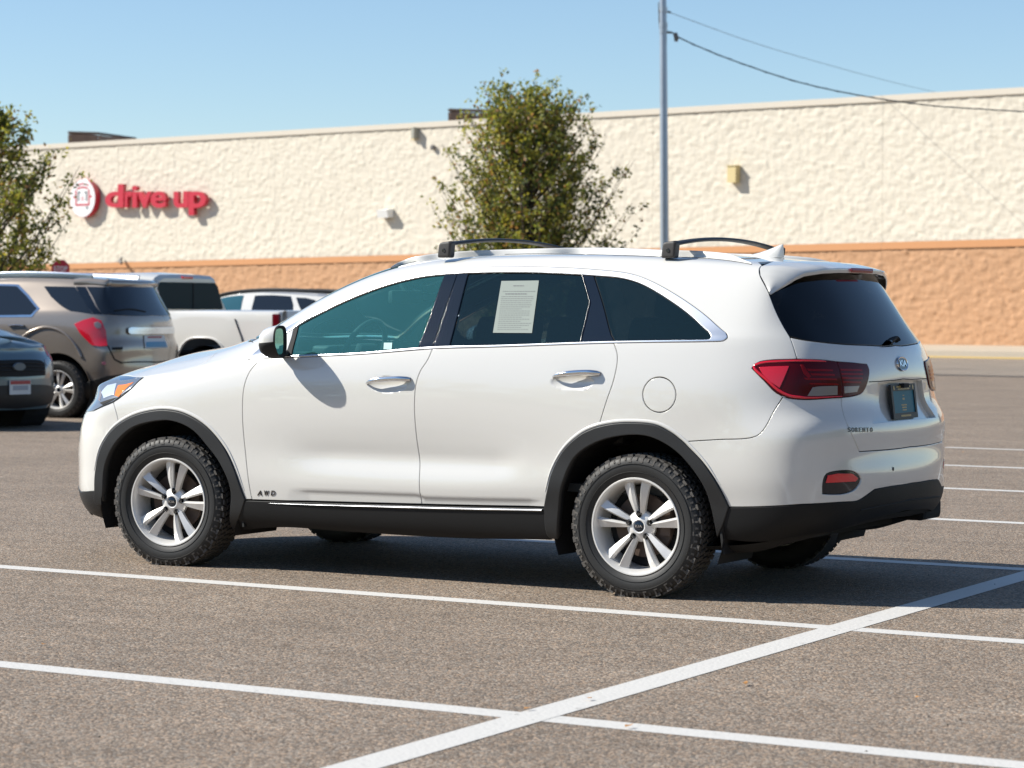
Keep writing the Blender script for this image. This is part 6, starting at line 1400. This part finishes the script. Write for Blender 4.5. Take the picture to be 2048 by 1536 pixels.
# white pickup
def pickup():
    rz = rad(-3); c, s_ = math.cos(rz), math.sin(rz); g = at_depth(406, 616, 33.6); q = (0, -.95); T = np.array([g[0]-(c*q[0]-s_*q[1]), g[1]-(s_*q[0]+c*q[1]), 0.0])
    r = empty('pickup_truck', T, rz); tag(r, 'white pickup truck with dark rear cab window, parked beyond the tan car', 'pickup truck', 'cars parked in the row behind')
    W = MAT['white']
    def loft(nm, secs, mat, caps=True, sm=40, par=r):
        n = len(secs[0]); V = [p for s in secs for p in s]; F = [(i*n+j, i*n+(j+1) % n, (i+1)*n+(j+1) % n, (i+1)*n+j) for i in range(len(secs)-1) for j in range(n)]
        if caps: F += [tuple(range(n)), tuple((len(secs)-1)*n+j for j in range(n))]
        m = MB(); m.add(V, F); return m.build(nm, mat, par, sm)
    def bedsec(x, top, k=1.0, bulge=0.0):
        hw = .94*k
        half = [(hw-.30, top-.02), (hw-.12, top), (hw-.03, top-.015), (hw, top-.07), (hw+bulge, top-.30), (hw+bulge*.6-.005, .80), (hw-.01, .62), (hw-.05, .52)]
        return [(x, y, z) for y, z in half]+[(x, -y, z) for y, z in reversed(half)]
    # bed sides with a cut-out over each wheel
    zt = 1.335
    for sg in (-1, 1):
        V = []; F = []; MIx = []
        xs = np.concatenate([np.linspace(-1.02, -.50, 6), np.linspace(-.45, .45, 19), np.linspace(.50, 1.24, 8), [1.275, 1.29]])
        for x in xs:
            zb = .56
            if abs(x) < .47: zb = .40+.56*max(0, 1-(abs(x)/.47)**3.2)**.5
            zb = max(zb, .56)
            zs = [zt-.015, zt, zt-.02]+list(np.linspace(zt-.07, zb, 9)); ys = [.80, .88, .935]+[.95+.018*math.exp(-((z-1.0)/.25)**2)*math.exp(-(x/.62)**6)-.03*max(0, (.75-z)/.2)**2 for z in zs[3:]]
            kx = 1 if x < 1.25 else (.985 if x < 1.28 else .955)
            for y, z in zip(ys, zs): V.append((x, sg*y*kx, z))
        n = 12
        F = [(i*n+j, i*n+j+1, (i+1)*n+j+1, (i+1)*n+j) for i in range(len(xs)-1) for j in range(n-1)]
        m = MB(); m.add(V, F); m.build('bed_side', W, r, 40)
        m = MB(); P_ = []
        for k in range(15):
            x = -.47+.94*k/14; P_.append((x, sg*.972, max(.56, .40+.56*max(0, 1-(abs(x)/.47)**3.2)**.5)+.012))
        m.tube(P_, .016, 6); m.build('arch_flare', W, r, 60)
        m = MB(); m.box((1.22, sg*.925, 1.12), (.12, .075, .34), bev=.02); m.build('tail_lamp', MAT['dark_lamp'], r, 50)
        m = MB(); m.tube([(.55, sg*.966, 1.22), (.66, sg*.966, .98), (.74, sg*.962, .70)], .008, 5); m.build('bed_crease', MAT['clad'], r)
    m = MB(); m.box((1.29, 0, .99), (.05, 1.66, .68), bev=.02); m.build('tailgate', W, r, 40)
    m = MB(); m.box((1.36, 0, .55), (.16, 1.8, .20), bev=.04); m.build('rear_bumper', MAT['chrome'], r, 40)
    m = MB(); m.box((.13, 0, .78), (2.26, 1.66, .05)); m.box((-1.02, 0, 1.0), (.05, 1.7, .6)); m.build('bed_floor', MAT['clad'], r)
    def cabsec(x, top, hwt, sill=.5):
        half = [(0, top), (hwt-.10, top-.012), (hwt, top-.055), (hwt+.035, top-.16), (.86, 1.30), (.925, 1.18), (.945, .95), (.93, .62), (.89, sill)]
        return [(x, y, z) for y, z in half]+[(x, -y, z) for y, z in reversed(half[1:])]
    loft('cab', [cabsec(-1.07, 1.77, .60), cabsec(-1.12, 1.82, .635), cabsec(-1.5, 1.85, .66), cabsec(-2.3, 1.84, .65), cabsec(-2.75, 1.72, .60)], W, True, 35)
    loft('bonnet', [cabsec(-2.74, 1.30, .72), cabsec(-3.3, 1.24, .72), cabsec(-4.2, 1.18, .70), cabsec(-4.35, 1.05, .66)], W, True, 35)
    m = MB(); m.add([(-2.77, y, z) for y, z in ((-.62, 1.66), (.62, 1.66), (.78, 1.30), (-.78, 1.30))]+[(-3.15, -.80, 1.29), (-3.15, .80, 1.29)], [(3, 2, 5, 4), (0, 1, 5, 4)]); m.build('windscreen', MAT['dark_glass'], r)
    def rearx(z): return -1.058-.0*z
    m = MB(); hw0, hw1 = .60, .74
    pts = [(-hw1+.02, 1.345), (hw1-.02, 1.345), (hw1+.0, 1.37), (hw0+.03, 1.66), (hw0-.03, 1.71), (-hw0+.03, 1.71), (-hw0-.03, 1.66), (-hw1, 1.37)]
    m.prism([(p[0], p[1]) for p in pts], -.006, .006, Matrix.Translation((-1.056, 0, 0)) @ Matrix.Rotation(rad(90), 4, 'Z')); m.build('cab_window', MAT['cab_glass'], r)
    m = MB(); m.box((-1.05, .10, 1.525), (.012, .02, .37)); m.build('window_bar', MAT['black'], r)
    m = MB(); m.box((-1.085, 0, 1.775), (.06, .22, .035), bev=.008); m.build('high_brake_lamp', MAT['red_lamp'], r)
    for sg in (-1, 1):
        m = MB(); m.add([(x, sg*y, z) for x, y, z in ((-1.25, .70, 1.70), (-2.25, .70, 1.70), (-2.62, .86, 1.32), (-1.22, .876, 1.32))], [(0, 1, 2, 3)]); m.build('side_window', MAT['dark_glass'], r)
        for cx in (0, -3.5):
            m = MB(); m.lathe([(.45, -.0), (.45, .4), (0, .4)], 24, Matrix.Translation((cx, sg*.90, .42)) @ Matrix.Rotation(math.pi if sg > 0 else 0, 4, 'Z')); m.build('wheel_well', MAT['black'], r)
            w = copy_wheel(r, cx, sg, 1.12)
    m = MB(); m.box((-1.4, 0, .55), (5.2, 1.2, .2)); m.build('chassis', MAT['grit'], r)
pickup()
# leaves on the asphalt
MAT['dry_leaf'] = pbr('dry_leaf', (.42, .20, .06), .7)
rng = random.Random(8)
LV_ = [(1491, 1369, 'orange dry leaf on the asphalt, inside the lower right stall'), (1250, 1454, 'pale dry leaf on the nearest stall line, right of the stripe crossing'), (1048, 1418, 'tiny dry leaf just above the crossing of the nearest line and stripe'),
       (1829, 1395, 'tiny dry leaf in the lower right stall near the right edge'), (1183, 1396, 'tiny dry leaf touching the upper edge of the wide stripe'), (98, 1290, 'lone dry leaf between the two lines near the left edge'), (1925, 905, 'dry leaf beyond the white car between the far stall lines')]
for i, (u, v, lab) in enumerate(LV_):
    p = on_z(u, v, .009); a = rng.uniform(0, 6.28); s_ = rng.uniform(.012, .020)
    V = [(0, 0, 0), (s_*1.3, .3*s_, .004), (s_*2, s_, .008), (s_*1.2, s_*1.3, .003), (.2*s_, s_*.8, .006)]
    o = from_py('fallen_leaf', V, [(0, 1, 2, 3, 4)], MAT['dry_leaf']); o.location = p; o.rotation_euler = (0, 0, a)
    tag(o, lab, 'leaf', 'dry leaves scattered on the asphalt')
